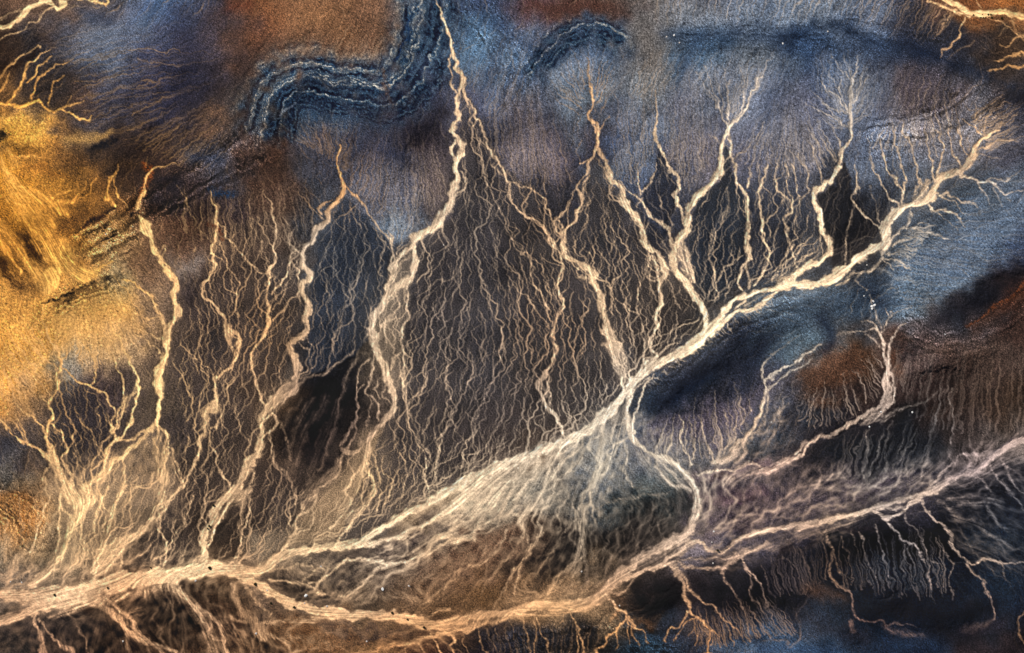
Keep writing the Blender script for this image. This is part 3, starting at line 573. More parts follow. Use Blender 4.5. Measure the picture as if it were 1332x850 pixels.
d .4 1 | 652,848,1.5 647,830,1.5 644,815,1.5
d .7 1 | 636,850,1.5 628,840,2 624,830,2.5 620,818,2.5
d .5 1 | 648,850,1 640,835,1.5 632,820,1.5
d .8 1 | 590,850,3 587,842,3 590,833,3 587,825,3
d .85 1 | 573,850,3 570,842,3 566,833,3 560,826,3
d .7 1 | 552,850,2 547,842,2 540,836,2
d .6 1 | 530,850,2 526,842,2
d .6 1 | 610,850,1.5 604,838,1.5 602,826,1.5
# ---- top left
d 1 1 orange_cream_riverbed_across_the_top_left_corner | 142,3,4 137,6,5 130,3,4 122,1,3 110,0,2
d 1 1 orange_cream_riverbed_across_the_top_left_corner | 84,-6,5 81,4,6 77,10,6 70,9,6 64,4,6 57,2,6 50,5,7 42,8,7 35,12,7 29,18,7 25,25,7 18,30,7 8,34,6 0,35,6
d .7 1 | 73,10,2 60,14,2 52,20,2 48,28,2 36,35,2 22,42,2 10,47,2 0,50,2
d .6 1 | 27,13,2 18,16,2 10,20,2 0,26,2
d .9 1 | 121,148,1.5 118,155,2.5 114,158,3.5 106,155,3.5 99,152,3.5 90,148,3.5 81,144,4 73,144,4 65,142,4 58,137,4 51,132,4.5 42,134,4.5 32,136,5 22,137,5 12,136,5 0,135,5
d .75 1 | 112,131,1.5 104,133,2 96,135,2 88,138,2.5 82,143,3
d .6 1 | 93,125,1 90,132,1.5 88,137,2
d .75 1 | 81,99,1.5 75,104,3 71,111,2.5 67,120,2.5 64,133,2.5
d .8 1 | 68,74,1.5 58,82,2.5 48,90,2.5 42,99,3 37,106,2.5
d .8 1 | 66,61,1.5 55,69,2.5 45,77,2.5 36,84,3 31,93,3.5 32,103,4 27,111,4 20,119,3.5 15,128,3.5 11,135,4
d .7 1 | 96,76,1 85,82,1.5 74,85,2 62,92,2 50,99,2.5 45,107,2.5 45,117,2.5 43,130,3
d .75 1 | 52,60,1.5 40,67,2 28,73,2.5 17,80,2.5 9,88,2.5 3,97,3 0,102,3
d .7 1 | 13,94,1 9,104,2.5 4,112,2.5 0,117,3
d .35 1.3 | 84,150,1 84,162,1.5 88,172,1.5 93,178,1.5
d .3 1.3 | 62,145,1 63,155,1.5 68,165,1.5
# the golden slope
d .95 2.4 | 0,213,8 8,225,9 15,236,10 25,245,10 37,251,10 50,256,10 60,260,11 70,267,12 78,275,10 86,280,7
d .75 2.4 | 15,238,12 25,255,24 36,272,28 48,290,30 60,308,32 72,326,32 84,342,28 98,356,20 112,360,12
d .8 2.2 | 0,296,10 12,308,12 24,322,12 34,337,12 44,350,12 53,362,16 62,375,16
d .9 1.2 | 56,358,6 66,358,18 68,370,14 62,378,8
d .95 1.2 | 71,335,4 75,345,8 78,354,6
d .85 1.4 | 0,313,7 8,325,7 15,335,6 22,346,5 27,355,3
d .7 1.4 | 100,360,14 110,362,10 118,357,8 130,350,5 145,342,3
d .8 1.2 | 126,228,1 120,240,2 116,250,2.5 108,256,3 98,259,4 88,262,5 75,264,6
d .8 1.2 | 114,238,1.5 108,245,2 101,252,2.5 94,258,3 84,262,4
d .7 1.2 | 104,233,1 98,242,1.5 90,249,2.5 80,253,3 70,256,3 60,257,4
d .85 1.1 | 150,223,1.5 143,235,2.5 140,247,3 140,256,4 144,264,5 152,269,3
d .8 1.1 | 155,213,1.5 150,228,2 149,240,2 154,253,2 160,262,2 166,272,2
d .5 1.4 | 135,278,1.5 143,285,2 150,295,2
d .7 1.4 | 8,196,2 20,203,3 32,203,4 45,204,4 55,205,3
d .6 2.4 | 0,190,6 10,200,8 18,212,8 12,222,8
# orange notch feeding the golden riverbed
d .7 1 | 228,212,1.5 218,217,2 205,220,2 195,220,3 190,226,3 189,236,3 189,246,4 186,254,6 181,263,8 178,272,5
d .4 1 | 190,205,2 192,215,2
# ---- top right
d 1 1 orange_riverbed_crossing_the_top_right_corner | 1228,-5,4 1236,3,5 1245,9,5 1254,14,6 1264,18,8 1277,18,9 1290,16,8 1302,16,8 1316,18,8 1332,20,8
d .85 1 | 1208,-2,2 1216,5,3 1226,10,4 1238,14,4 1250,18,4 1262,21,4
d .7 1 | 1268,-3,1.5 1272,5,2 1276,12,2.5
d .85 1 | 1218,75,1 1226,67,2 1235,60,3 1243,52,3 1248,43,2.5 1252,33,2.5 1255,24,3
d .5 1.3 | 1220,46,1 1225,37,2 1230,28,2.5 1237,18,2
d .4 1.6 | 1232,77,1 1245,68,2 1258,60,2.5 1268,53,2
d .8 1 | 1284,94,1 1293,93,2.5 1301,90,3.5 1309,85,4 1318,87,4 1332,86,4
d .8 1 | 1292,81,1 1302,78,2 1313,75,3 1322,72,4 1332,70,4
d .7 1 | 1299,60,2 1309,58,2 1318,53,2.5 1326,48,3 1332,45,3
d .6 1.2 | 1296,27,1 1305,33,2 1315,37,2.5 1322,43,2.5 1328,50,3
d .5 1.4 | 1316,28,2 1322,38,2 1330,47,3
d .4 1.4 | 1300,45,1.5 1307,38,2 1316,36,2
# ---- lower right faint comb
d .3 1.6 | 1245,470,1 1246,485,2 1243,500,2.5 1240,520,2.5 1235,545,3
d .3 1.5 | 1271,500,1 1268,520,2.5 1262,545,2.5 1260,575,2.5 1265,585,2.5
d .3 1.5 | 1284,480,1 1284,505,2 1282,530,2 1279,560,2 1275,590,2
d .3 1.5 | 1298,490,1 1297,520,2 1300,545,2 1297,580,2
d .35 1.5 | 1320,470,1 1327,485,2 1327,500,2.5 1323,520,2.5 1326,540,2.5 1325,565,2.5
d .55 1.1 | 1237,505,1 1236,520,2 1238,535,2.5 1240,545,3 1242,555,3 1238,565,3 1235,576,4
d .4 1.2 | 1254,535,1 1246,543,2 1241,547,2
d .45 2.2 | 1232,505,2 1225,515,4 1220,530,5 1215,550,5 1210,570,4 1205,590,4 1195,600,4 1182,608,4 1165,618,3
d .42 1.6 | 1198,545,1 1190,565,2.5 1182,580,3 1172,595,3 1160,608,3
d .42 1.6 | 1160,550,2 1155,570,2.5 1152,590,3 1153,610,3
d .45 1.3 | 1151,555,1 1145,575,2.5 1140,595,2.5 1135,610,2.5 1132,620,2.5
d .5 1.3 | 1130,560,4 1126,567,4 1128,585,4 1126,600,3 1123,622,3
d .35 1.5 | 1180,550,1 1173,570,2.5 1170,590,2.5
d .3 1.5 | 1097,600,1 1096,620,2
d .3 1.5 | 1085,605,1 1083,620,2
d .5 2 | 1110,632,3 1130,628,3 1150,622,3 1170,618,3 1190,612,3
d .4 2 | 1225,600,4 1205,615,4 1190,625,5 1170,632,5 1150,638,5
"""
GUIDES_TXT = """
g | 210,20 190,50 160,80 120,105 80,125
g | 300,60 240,110 190,150 140,170
g | 260,120 220,160 200,190
g | 420,20 400,60 380,90
g | 470,40 460,80 455,110
g | 400,130 408,170 425,200
g | 470,130 458,165 442,190
g | 330,130 345,180 350,230
g | 300,170 300,210 290,250
g | 640,20 620,60 606,90
g | 700,60 660,110 630,150
g | 700,130 690,180 690,240
g | 520,150 515,220 515,290
g | 560,200 540,260 520,300
g | 480,200 495,250 508,300
g | 820,70 825,120 820,180
g | 800,80 790,130 778,160
g | 740,90 750,130 765,160
g | 890,80 890,130 880,190
g | 850,40 860,10 870,0
g | 960,40 965,10 970,0
g | 1020,45 1025,10 1030,0
g | 1100,38 1115,10 1125,0
g | 1160,50 1190,20 1205,0
g | 1030,90 1015,150 1005,210
g | 1060,130 1040,180 1030,210
g | 1170,90 1140,130 1115,160
g | 1200,130 1190,160 1185,180
g | 1250,110 1245,150 1235,170
g | 1330,120 1300,140 1280,160
g | 1330,280 1270,300 1220,300
g | 1332,330 1260,330 1190,330
g | 1290,370 1230,370 1160,345
g | 1220,400 1180,395 1155,405
g | 1060,400 1030,385 1000,385
g | 1000,420 960,430 930,425
g | 930,470 890,490 850,510
g | 920,500 930,540 935,580
g | 880,520 880,560 880,590
g | 1090,470 1060,510 1040,540
g | 1090,470 1100,520 1100,550
g | 1100,460 1130,480 1150,500
g | 1080,480 1050,520 1035,560
g | 1230,440 1200,490 1170,515
g | 1250,450 1250,500 1240,560
g | 1310,440 1310,500 1300,560
g | 1250,420 1290,400 1332,380
g | 1180,440 1170,470 1162,500
g | 0,440 20,480 45,520
g | 60,400 40,430 20,470
g | 110,380 115,430 125,470
g | 130,380 160,420 185,440
g | 150,300 170,340 195,370
g | 0,650 20,680 30,720
g | 100,200 110,230 100,255
g | 60,170 40,190 15,200
g | 560,350 540,440 530,520
g | 600,250 600,350 590,450
g | 640,300 660,380 680,450
g | 640,450 635,530 625,600
g | 690,450 680,530 680,580
g | 750,430 745,490 745,550
g | 770,420 770,480 780,530
g | 440,300 435,380 430,460
g | 480,330 480,400 470,450
g | 1330,850 1310,780 1280,720
g | 1200,830 1190,770 1180,700
g | 1100,840 1090,790 1080,730
g | 1000,840 990,800 975,760
g | 700,850 700,820 700,795
g | 250,400 250,450 245,520
g | 320,400 310,460 300,520
g | 245,640 235,680 225,730
g | 340,640 330,680 320,720
g | 110,500 110,560 110,620
g | 930,620 990,640 1050,640
g | 1000,660 950,680 920,700
g | 1150,630 1080,650 1000,670
g | 450,820 420,815 390,805
"""
BANDS_TXT = """
28344c .5 5 | 1018,52,8 1014,85,14 1004,120,14 996,160,6
283044 .4 5 | 905,52,6 893,80,12 884,120,12 880,170,6
2a3040 .45 5 | 815,70,6 805,110,12 798,150,10
283248 .4 5 | 1140,70,6 1150,110,14 1145,150,8
2c3040 .4 5 | 700,100,6 712,140,14 726,190,8
262a3c .5 5 | 610,150,6 625,120,12 650,70,10 660,30,6
1e2032 .5 6 | 230,20,10 250,70,20 240,130,20
33251e .5 5 | 300,40,12 320,100,18 330,160,14
2a1c16 .5 5 | 150,190,12 180,200,16 200,230,12
1c1410 .5 5 | 350,225,10 372,215,14 395,205,8
282634 .45 6 | 470,180,14 500,170,20 540,165,14
7c6a5c .3 5 | 560,210,12 572,235,14 565,262,8
7884a0 .25 6 | 130,40,20 165,35,26 205,30,16
a07048 .22 6 | 395,15,16 425,35,26 450,60,16

4a3a34 .5 2 | 500,96,4 506,112,4 508,128,4 510,140,3

9aa2ac .4 1.5 | 366,150,4 374,142,4 384,135,4
3a3238 .6 3 | 500,110,8 503,125,8 505,140,6
10284a .65 1.8 | 533,25,6 531,40,6 528,55,5 522,68,5 515,78,5
4f3a30 .5 2 | 497,92,5 500,108,5 504,122,5
3c2a28 .5 2 | 700,6,8 720,10,10 740,14,8
4a2a20 .5 4 | 690,4,6 720,12,8 750,10,8 790,5,8
16253c .6 5 | 862,44,6 880,46,10 905,47,16 935,48,20 965,46,22 1000,48,22 1030,46,18 1060,38,12 1090,36,10 1115,45,10 1140,56,12 1170,62,14 1200,70,12
050c18 .55 4 | 1018,52,16 1035,50,14 1045,44,6
07101f .5 3 | 1060,34,4 1085,34,5 1105,42,5 1130,55,6
0a0f1c .55 4 | 1165,58,12 1185,62,14 1210,68,12
16233a .5 4 | 1200,70,10 1240,84,10 1280,100,8 1315,112,6
0a0c14 .7 4 | 1310,118,4 1322,124,10 1332,128,14
17233a .55 5 | 640,25,6 680,55,4 720,80,3
090d18 .8 4 | 860,525,14 878,512,14 895,500,14 912,489,12 928,480,10 945,472,8
0b1c34 .5 4 | 880,520,8 900,505,6 925,490,6
0a1020 .75 4 | 1072,415,10 1077,428,12 1080,445,10 1070,455,6
0c1220 .5 4 | 1130,375,12 1140,390,14 1150,402,10
0a0a12 .8 5 | 1332,352,22 1310,362,22 1290,376,24 1270,390,24 1250,402,20 1230,412,14 1215,420,8
58301a .55 4 | 1332,378,8 1310,396,8 1290,410,8 1268,424,8
7a4020 .6 2 | 1332,370,3 1315,385,3 1295,400,3 1275,412,3 1258,425,3
100e12 .6 3 | 1165,447,10 1185,455,12 1175,465,8
0a0606 .8 3 | 1160,540,12 1175,532,12 1195,525,10
0a0a10 .7 4 | 1090,560,10 1110,556,8 1130,550,8
3a1c10 .6 1.2 | 108,297,4 116,290,6 126,284,6 134,278,5
140c0a .7 1.4 | 110,294,4 120,288,5 130,281,5 142,274,5 152,270,4
140c0a .6 1.2 | 128,318,3 136,313,4 145,307,3
0b0a10 .7 1.2 | 170,283,4 175,280,5 180,278,4
0c0806 .75 1 | 56,393,3 66,391,4 78,388,4 88,383,5 96,378,5 99,375,3
0c0806 .7 1 | 108,372,4 116,368,6 123,365,4
0c0806 .6 1 | 82,395,4 90,393,5
0c0806 .5 1 | 134,366,4 142,362,5
2a1c14 .6 1.2 | 155,334,3 163,329,4 170,326,3
1a0e08 .6 2.5 | 0,90,8 20,84,7 34,76,6 50,66,6
d8a458 .7 3 | 86,183,6 100,182,10 118,181,10 132,178,7 142,174,4
0a0c14 .7 2 | 118,195,4 130,190,7 142,186,7 155,180,4
a04e1c .5 2 | 188,212,6 195,222,8 190,240,8 183,258,8
101018 .7 3 | 205,236,10 218,232,14 230,238,14 225,248,10
17304e .6 2.5 | 275,250,8 290,252,10 303,255,8
1e2c44 .6 3 | 252,205,10 268,206,12 285,207,8
5a2a18 .5 2 | 272,290,5 283,300,6 290,310,5
0c0806 .8 3 | 118,842,22 130,848,24
0c0806 .6 3 | 150,815,14 160,825,10
0a0604 .7 4 | 175,800,18 210,790,30 230,810,30 215,830,26
0a0604 .5 3 | 335,830,10 350,845,14
060609 .75 3 | 860,765,20 880,772,20 850,790,16 830,778,14
0a0a0e .7 3 | 925,745,18 935,770,20 925,790,12 915,760,12
060910 .8 5 | 1120,795,14 1160,792,18 1200,798,20 1250,800,20 1290,790,14
060910 .6 5 | 1215,815,16 1260,830,16 1290,826,12
30486a .55 3 | 990,845,6 1020,843,10 1050,845,10 1090,849,8
20344c .4 4 | 1170,842,10 1200,835,8 1230,845,10
4c3a3c .4 5 | 1098,828,10 1112,825,12 1125,830,8
4a3c40 .4 5 | 1150,812,5 1175,822,6 1200,828,5
4a3a44 .35 4 | 1252,820,4 1270,816,7 1288,812,9 1300,814,5
6a4630 .45 3 | 1050,765,12 1075,772,14 1095,778,12
9a8070 .25 3 | 900,815,20 930,830,20
b07a88 .3 3 | 1000,600,5 990,606,5
8a6a72 .4 3 | 905,622,8 930,618,10 960,612,10 1000,605,8
1c1214 .6 2.5 | 928,622,5 940,619,7 955,620,5
6a4a50 .4 3 | 905,645,10 940,650,10 990,640,12
1c1218 .5 1.5 | 960,655,4 975,648,5 985,652,5
5a4450 .5 2 | 940,655,6 955,652,6 965,654,6
364b64 .45 3 | 190,30,10 200,15,12 208,4,12
26344e .5 3 | 108,15,10 125,22,14 140,28,12
6a7684 .3 5 | 120,45,14 150,45,22 180,40,18
5c2818 .5 4 | 300,8,10 320,6,12
0c0e18 .6 4 | 575,145,12 560,165,14 545,175,12
16203a .45 4 | 500,195,14 520,205,14
"""
# (x, y, rx, ry, angle, colour, strength)
PATCHES = [
 (1180,735,190,52,-3,'070a13',.75),(1290,690,60,70,0,'0a101c',.6),

 (40,280,80,80,0,'7c5220',.65),(60,20,60,30,0,'4a3830',.4),(0,90,60,30,0,'2c1e18',.6),
 (640,560,110,50,-15,'4a382e',.4),(300,620,50,80,10,'44342a',.5),(530,90,16,30,10,'2a3c50',.5),(430,125,80,34,0,'26364a',.6),
 (690,215,40,34,0,'6c6268',.6),(640,120,16,30,-20,'48566c',.5),(820,170,34,50,0,'646a78',.55),(905,190,22,60,0,'666672',.6),(1020,175,60,50,0,'63646e',.6),
 (955,110,50,34,0,'6c7480',.6),(1105,115,44,34,0,'6a7280',.55),(1170,215,80,26,-5,'525c6a',.5),(1250,165,60,26,-10,'6a6668',.5),(750,95,44,40,0,'626c7c',.6),
 (515,250,40,36,0,'606472',.7),(515,300,20,18,0,'75808e',.7),(1240,318,90,20,-28,'56677a',.4),(1000,400,90,10,-22,'66788a',.5),(900,535,40,12,-20,'6a606c',.6),
 (900,20,60,20,0,'66686c',.5),(1060,15,70,18,0,'626c7a',.5),(130,60,60,26,10,'586072',.5),(1070,475,40,22,-35,'5e3c28',.5),

 (420,520,58,30,-30,'060508',.95),(460,470,22,34,20,'0a0a10',.85),(412,560,42,34,-20,'0c0a0c',.8),
 (1090,480,58,24,-35,'5e3a26',.85),(1060,500,34,16,-30,'4c3020',.6),(1250,470,50,22,-10,'5e4232',.6),(1168,465,10,26,8,'4c2c1c',.7),
 (1100,130,50,30,60,'4a5468',.5),(1200,115,55,32,20,'50444a',.6),
 (970,140,55,55,0,'50596c',.5),(830,110,40,30,0,'6a6a68',.5),(790,230,30,26,0,'506074',.6),(800,195,20,12,0,'33466a',.5),
 (515,225,60,45,0,'4b4a56',.7),(515,300,28,26,0,'5c6a7a',.8),(680,190,40,60,0,'4d4a54',.5),
 (1240,330,95,34,-28,'404e62',.8),(1190,380,55,22,-20,'44586e',.6),(1300,290,50,30,-30,'48586c',.5),
 (1040,400,70,22,-12,'3c4c5e',.6),(920,480,75,26,-33,'1c2230',.8),(870,560,40,22,-20,'4a4452',.6),(930,550,70,30,-15,'5a4c58',.6),
 (1030,450,34,16,-35,'42525f',.6),(1000,560,20,30,10,'2c3c50',.5),
 (840,660,68,26,-8,'20282a',.85),(820,690,60,26,-22,'120e0e',.85),(730,700,38,40,30,'140f0e',.85),
 (790,600,34,50,10,'63666a',.55),(860,630,30,24,0,'4c585c',.6),
 (660,700,60,30,-20,'5c3e2a',.6),(580,750,80,30,-20,'644632',.6),(500,745,60,26,0,'4c3c32',.6),(390,770,46,14,10,'1c1410',.9),
 (470,820,100,16,3,'5c3c26',.75),(400,825,50,22,0,'6a4426',.7),(470,813,70,6,3,'40302a',.6),
 (350,757,20,8,0,'3a3028',.6),(460,695,60,14,-18,'4a3c30',.5),(500,712,60,9,-8,'40342e',.7),(455,738,40,8,-10,'3c322c',.6),
 (220,800,70,26,10,'0e0806',.9),(60,820,70,18,0,'1c1618',.7),(20,790,34,7,5,'3a3028',.9),(290,770,40,14,20,'362618',.8),
 (300,820,30,16,60,'2c1810',.7),(30,680,44,44,0,'a06c38',.75),(35,660,26,50,10,'8a5426',.5),(10,600,26,34,0,'3c3c42',.6),(20,620,40,16,20,'6c6450',.4),
 (200,610,26,22,0,'382a22',.75),(175,605,22,18,0,'3c2e26',.5),(175,665,24,18,-20,'2c241f',.7),(110,540,34,60,0,'3c2f30',.75),(90,590,16,30,0,'28221f',.6),
 (300,500,40,70,10,'44342c',.5),(235,470,26,70,0,'42362f',.5),(285,440,14,30,20,'1e2028',.7),(245,380,14,20,0,'2a2428',.6),(255,400,40,22,40,'33282a',.5),
 (285,690,12,20,20,'1c1612',.6),(310,680,20,36,0,'30241c',.6),
 (0,250,80,70,0,'cc8a34',.5),(20,300,60,22,45,'7c4c14',.6),(42,330,13,34,-38,'3c2006',.95),(10,352,30,13,40,'3c2008',.9),(96,210,36,14,20,'5c3a1a',.8),(110,285,34,12,-20,'4a2c10',.8),(20,195,30,8,20,'5a3a14',.6),(85,225,30,14,20,'7c5420',.7),(95,300,26,30,60,'6a4014',.6),
 (110,260,30,24,0,'8a5a24',.5),(60,220,40,10,10,'7c4c1c',.6),(30,165,40,26,20,'d09a48',.8),(60,180,16,20,20,'b88038',.5),(0,180,6,10,0,'1c1208',.8),
 (60,110,40,26,-30,'2c2424',.6),(100,130,30,14,0,'5c3a24',.5),(140,420,50,40,0,'bc884a',.6),(30,430,60,40,0,'c48840',.6),(10,480,50,60,0,'c88e48',.7),
 (90,480,24,26,0,'7c7c74',.6),(150,370,30,24,0,'a48854',.6),(105,410,60,24,-10,'bc8a48',.5),(160,345,20,16,0,'8c7c58',.5),
 (240,340,30,26,0,'64544a',.6),(250,350,20,14,0,'6c6664',.4),(225,300,40,26,0,'5c3a28',.6),(215,250,26,18,0,'17141a',.7),(300,225,30,30,0,'3a4050',.6),
 (240,170,90,26,0,'3a2c28',.5),(280,165,30,14,0,'6a4830',.6),(220,110,60,40,0,'28263a',.5),(430,40,100,50,0,'6b4730',.6),(420,20,40,30,0,'7c5432',.5),
 (330,30,36,40,0,'6a3a20',.5),(350,215,36,50,0,'4c3022',.6),(500,170,40,30,0,'30303e',.6),(450,170,28,20,0,'3c465a',.6),
 (550,175,36,30,0,'2a2026',.7),(560,240,30,30,0,'44383a',.6),(630,50,40,50,20,'3c5a78',.6),(680,80,30,40,0,'3c5474',.6),(745,10,70,16,0,'4a2e26',.7),
 (1280,30,60,14,10,'70401c',.6),(1320,10,20,10,0,'8a4e22',.6),(1300,70,30,20,0,'48301e',.6),(1210,40,40,26,30,'23242e',.6),(1190,15,40,14,0,'33343f',.5),
 (640,640,60,22,-30,'8c8068',.45),(600,690,60,16,-22,'6a5c4c',.6),(550,695,50,9,-15,'30262a',.4),
 (1100,640,110,14,-8,'4c4048',.6),(960,670,70,22,-14,'3a2e34',.6),(1060,665,80,10,-12,'44383e',.5),(1110,585,60,20,-14,'10141c',.8),(1170,575,40,30,20,'14171e',.7),
 (1110,695,30,8,-2,'231a20',.8),(1030,720,30,8,-5,'1c1418',.8),(960,740,34,22,10,'0e0c10',.7),(1020,740,30,20,0,'14121a',.8),
 (1120,725,70,32,0,'06080f',.92),(1230,760,90,30,0,'0a1220',.7),(1000,775,60,20,0,'0b0c12',.7),(1200,700,44,24,0,'05060c',.85),(1270,640,40,14,20,'0a0c14',.8),(1320,630,26,16,0,'070912',.8),(1290,700,40,30,0,'0f1a28',.7),
 (1170,745,90,18,0,'101b2a',.7),(1080,790,50,12,0,'1a2636',.5),(1300,760,40,20,0,'16283c',.6),(780,775,60,8,0,'7c5c40',.5),(700,770,60,12,0,'6c4e34',.6),
 (720,830,70,16,0,'1c1c22',.7),(840,810,20,12,-10,'4c2c14',.7),(800,790,30,10,0,'3c2414',.6),(830,838,34,12,0,'2c4454',.6),(960,840,50,10,0,'3a4c62',.6),
 (760,835,14,16,0,'141010',.6),(640,835,44,14,0,'1e2230',.5),(600,835,24,12,0,'241812',.6),
 (560,600,60,40,0,'342c2c',.4),(640,590,60,16,-20,'4c3826',.4),(700,570,50,14,-25,'4e3624',.4),
]
# (colour, tint strength, filament strength, edge softness, outline)
ZONES = [
 ('6c5c4c',.55,1.0,2.5,[(541,318),(536,350),(532,372),(534,405),(526,440),(528,500),(515,520),(500,480),(486,440),(484,410),(505,365),(515,335)]),
 ('84694a',.68,1.0,5,[(470,560),(500,560),(512,600),(498,660),(460,690),(420,710),(372,712),(395,660),(430,630),(455,600)]),
 ('8c7050',.5,1.0,5,[(120,600),(150,590),(200,560),(230,600),(235,640),(190,690),(150,735),(60,755),(80,700),(100,650)]),
 ('8a745c',.5,1.0,4,[(785,420),(798,430),(812,460),(820,505),(806,510),(796,470)]),
 ('6c5a48',.5,1.0,4,[(385,460),(392,490),(380,510),(350,545),(338,580),(330,560),(340,520),(370,490)]),
 ('7c7264',.35,1.0,3,[(1060,300),(1078,335),(1050,345),(1025,360),(1005,368),(1020,345),(1040,310)]),

 ('3d3634',.6,1.0,1.3,[(598,98),(628,165),(655,215),(700,248),(722,290),(740,300),(760,350),(782,380),(795,440),(808,505),(770,545),(730,572),(620,612),(520,668),(500,700),(440,705),(480,600),(520,500),(535,400),(545,315),(590,280),(602,220),(600,150)]),
 ('242b38',.75,.75,1.3,[(448,252),(482,290),(508,320),(500,385),(482,440),(450,470),(400,488),(403,400),(412,320),(432,290)]),
 ('3b3533',.6,.95,1.3,[(776,200),(800,245),(835,300),(855,340),(852,470),(812,505),(790,420),(770,355),(740,325),(752,275),(760,240)]),
 ('1f222e',.75,.25,1.3,[(855,190),(876,225),(880,265),(868,292),(838,270),(835,245),(850,225)]),
 ('20222c',.6,.8,1.3,[(800,238),(840,280),(870,320),(872,340),(840,318),(822,275)]),
 ('20262f',.75,.8,1.3,[(945,185),(958,240),(972,270),(970,320),(960,370),(935,395),(915,390),(898,350),(897,300),(905,262),(935,235)]),
 ('363840',.4,.7,1.5,[(980,240),(1005,220),(1050,262),(1062,300),(1072,325),(1035,350),(1010,368),(975,372),(975,330),(982,290)]),
 ('131318',.8,.2,1.3,[(1098,205),(1112,260),(1142,300),(1125,330),(1085,352),(1078,320),(1068,280),(1062,255),(1085,240)]),
 ('42352d',.5,.85,2,[(281,300),(352,275),(395,320),(390,380),(398,430),(380,450),(365,520),(338,560),(320,620),(280,660),(262,735),(170,738),(210,670),(230,620),(245,560),(225,480),(235,430),(262,370)]),
 ('2f2a2c',.6,.7,1.5,[(78,490),(120,510),(145,545),(140,590),(118,640),(92,630),(82,590),(62,550)]),
 ('3c3430',.5,.9,1.5,[(842,325),(870,345),(885,375),(905,400),(915,430),(840,478),(812,500),(832,430),(828,380)]),
 (None,0,.9,3,[(345,570),(375,620),(400,640),(375,700),(335,735),(285,728),(310,650),(335,600)]),
 (None,0,.9,3,[(490,560),(530,560),(560,630),(490,690),(440,705),(450,640),(480,600)]),
 (None,0,.6,3,[(120,620),(210,600),(200,680),(160,700),(130,740),(60,750),(85,690),(95,650)]),
]
# open ground where the small run-off lines fade
SMOOTH = [
 (.9,6,[(372,505),(400,492),(470,450),(480,470),(462,520),(440,580),(380,620),(368,540)]),
 (.35,8,[(700,640),(880,600),(900,700),(790,750),(680,780),(660,700)]),
 (.35,8,[(440,715),(640,640),(680,720),(640,780),(440,800),(340,760)]),
 (.8,8,[(0,800),(120,785),(230,760),(330,770),(340,850),(-40,880)]),
 (.8,6,[(300,800),(430,800),(580,815),(480,850),(360,850)]),
 (.85,8,[(820,755),(900,740),(1010,715),(1140,690),(1250,650),(1340,620),(1340,660),(1200,760),(1000,790),(840,800)]),
 (.75,8,[(1060,780),(1332,760),(1332,860),(1060,840)]),
 (.7,8,[(1100,570),(1230,520),(1240,600),(1100,640),(1060,620)]),
 (.6,10,[(920,620),(1200,630),(1130,660),(920,705)]),
 (.7,8,[(0,140),(130,170),(160,270),(120,350),(60,380),(-40,380),(-40,140)]),
 (.6,10,[(60,40),(300,10),(280,150),(140,170),(90,120)]),
 (.6,10,[(300,0),(540,0),(500,90),(400,90),(330,180),(270,150)]),
 (.6,8,[(1070,420),(1120,440),(1110,490),(1040,520),(1040,480)]),
 (.7,8,[(840,510),(930,450),(1010,440),(980,480),(880,540),(840,560)]),
]
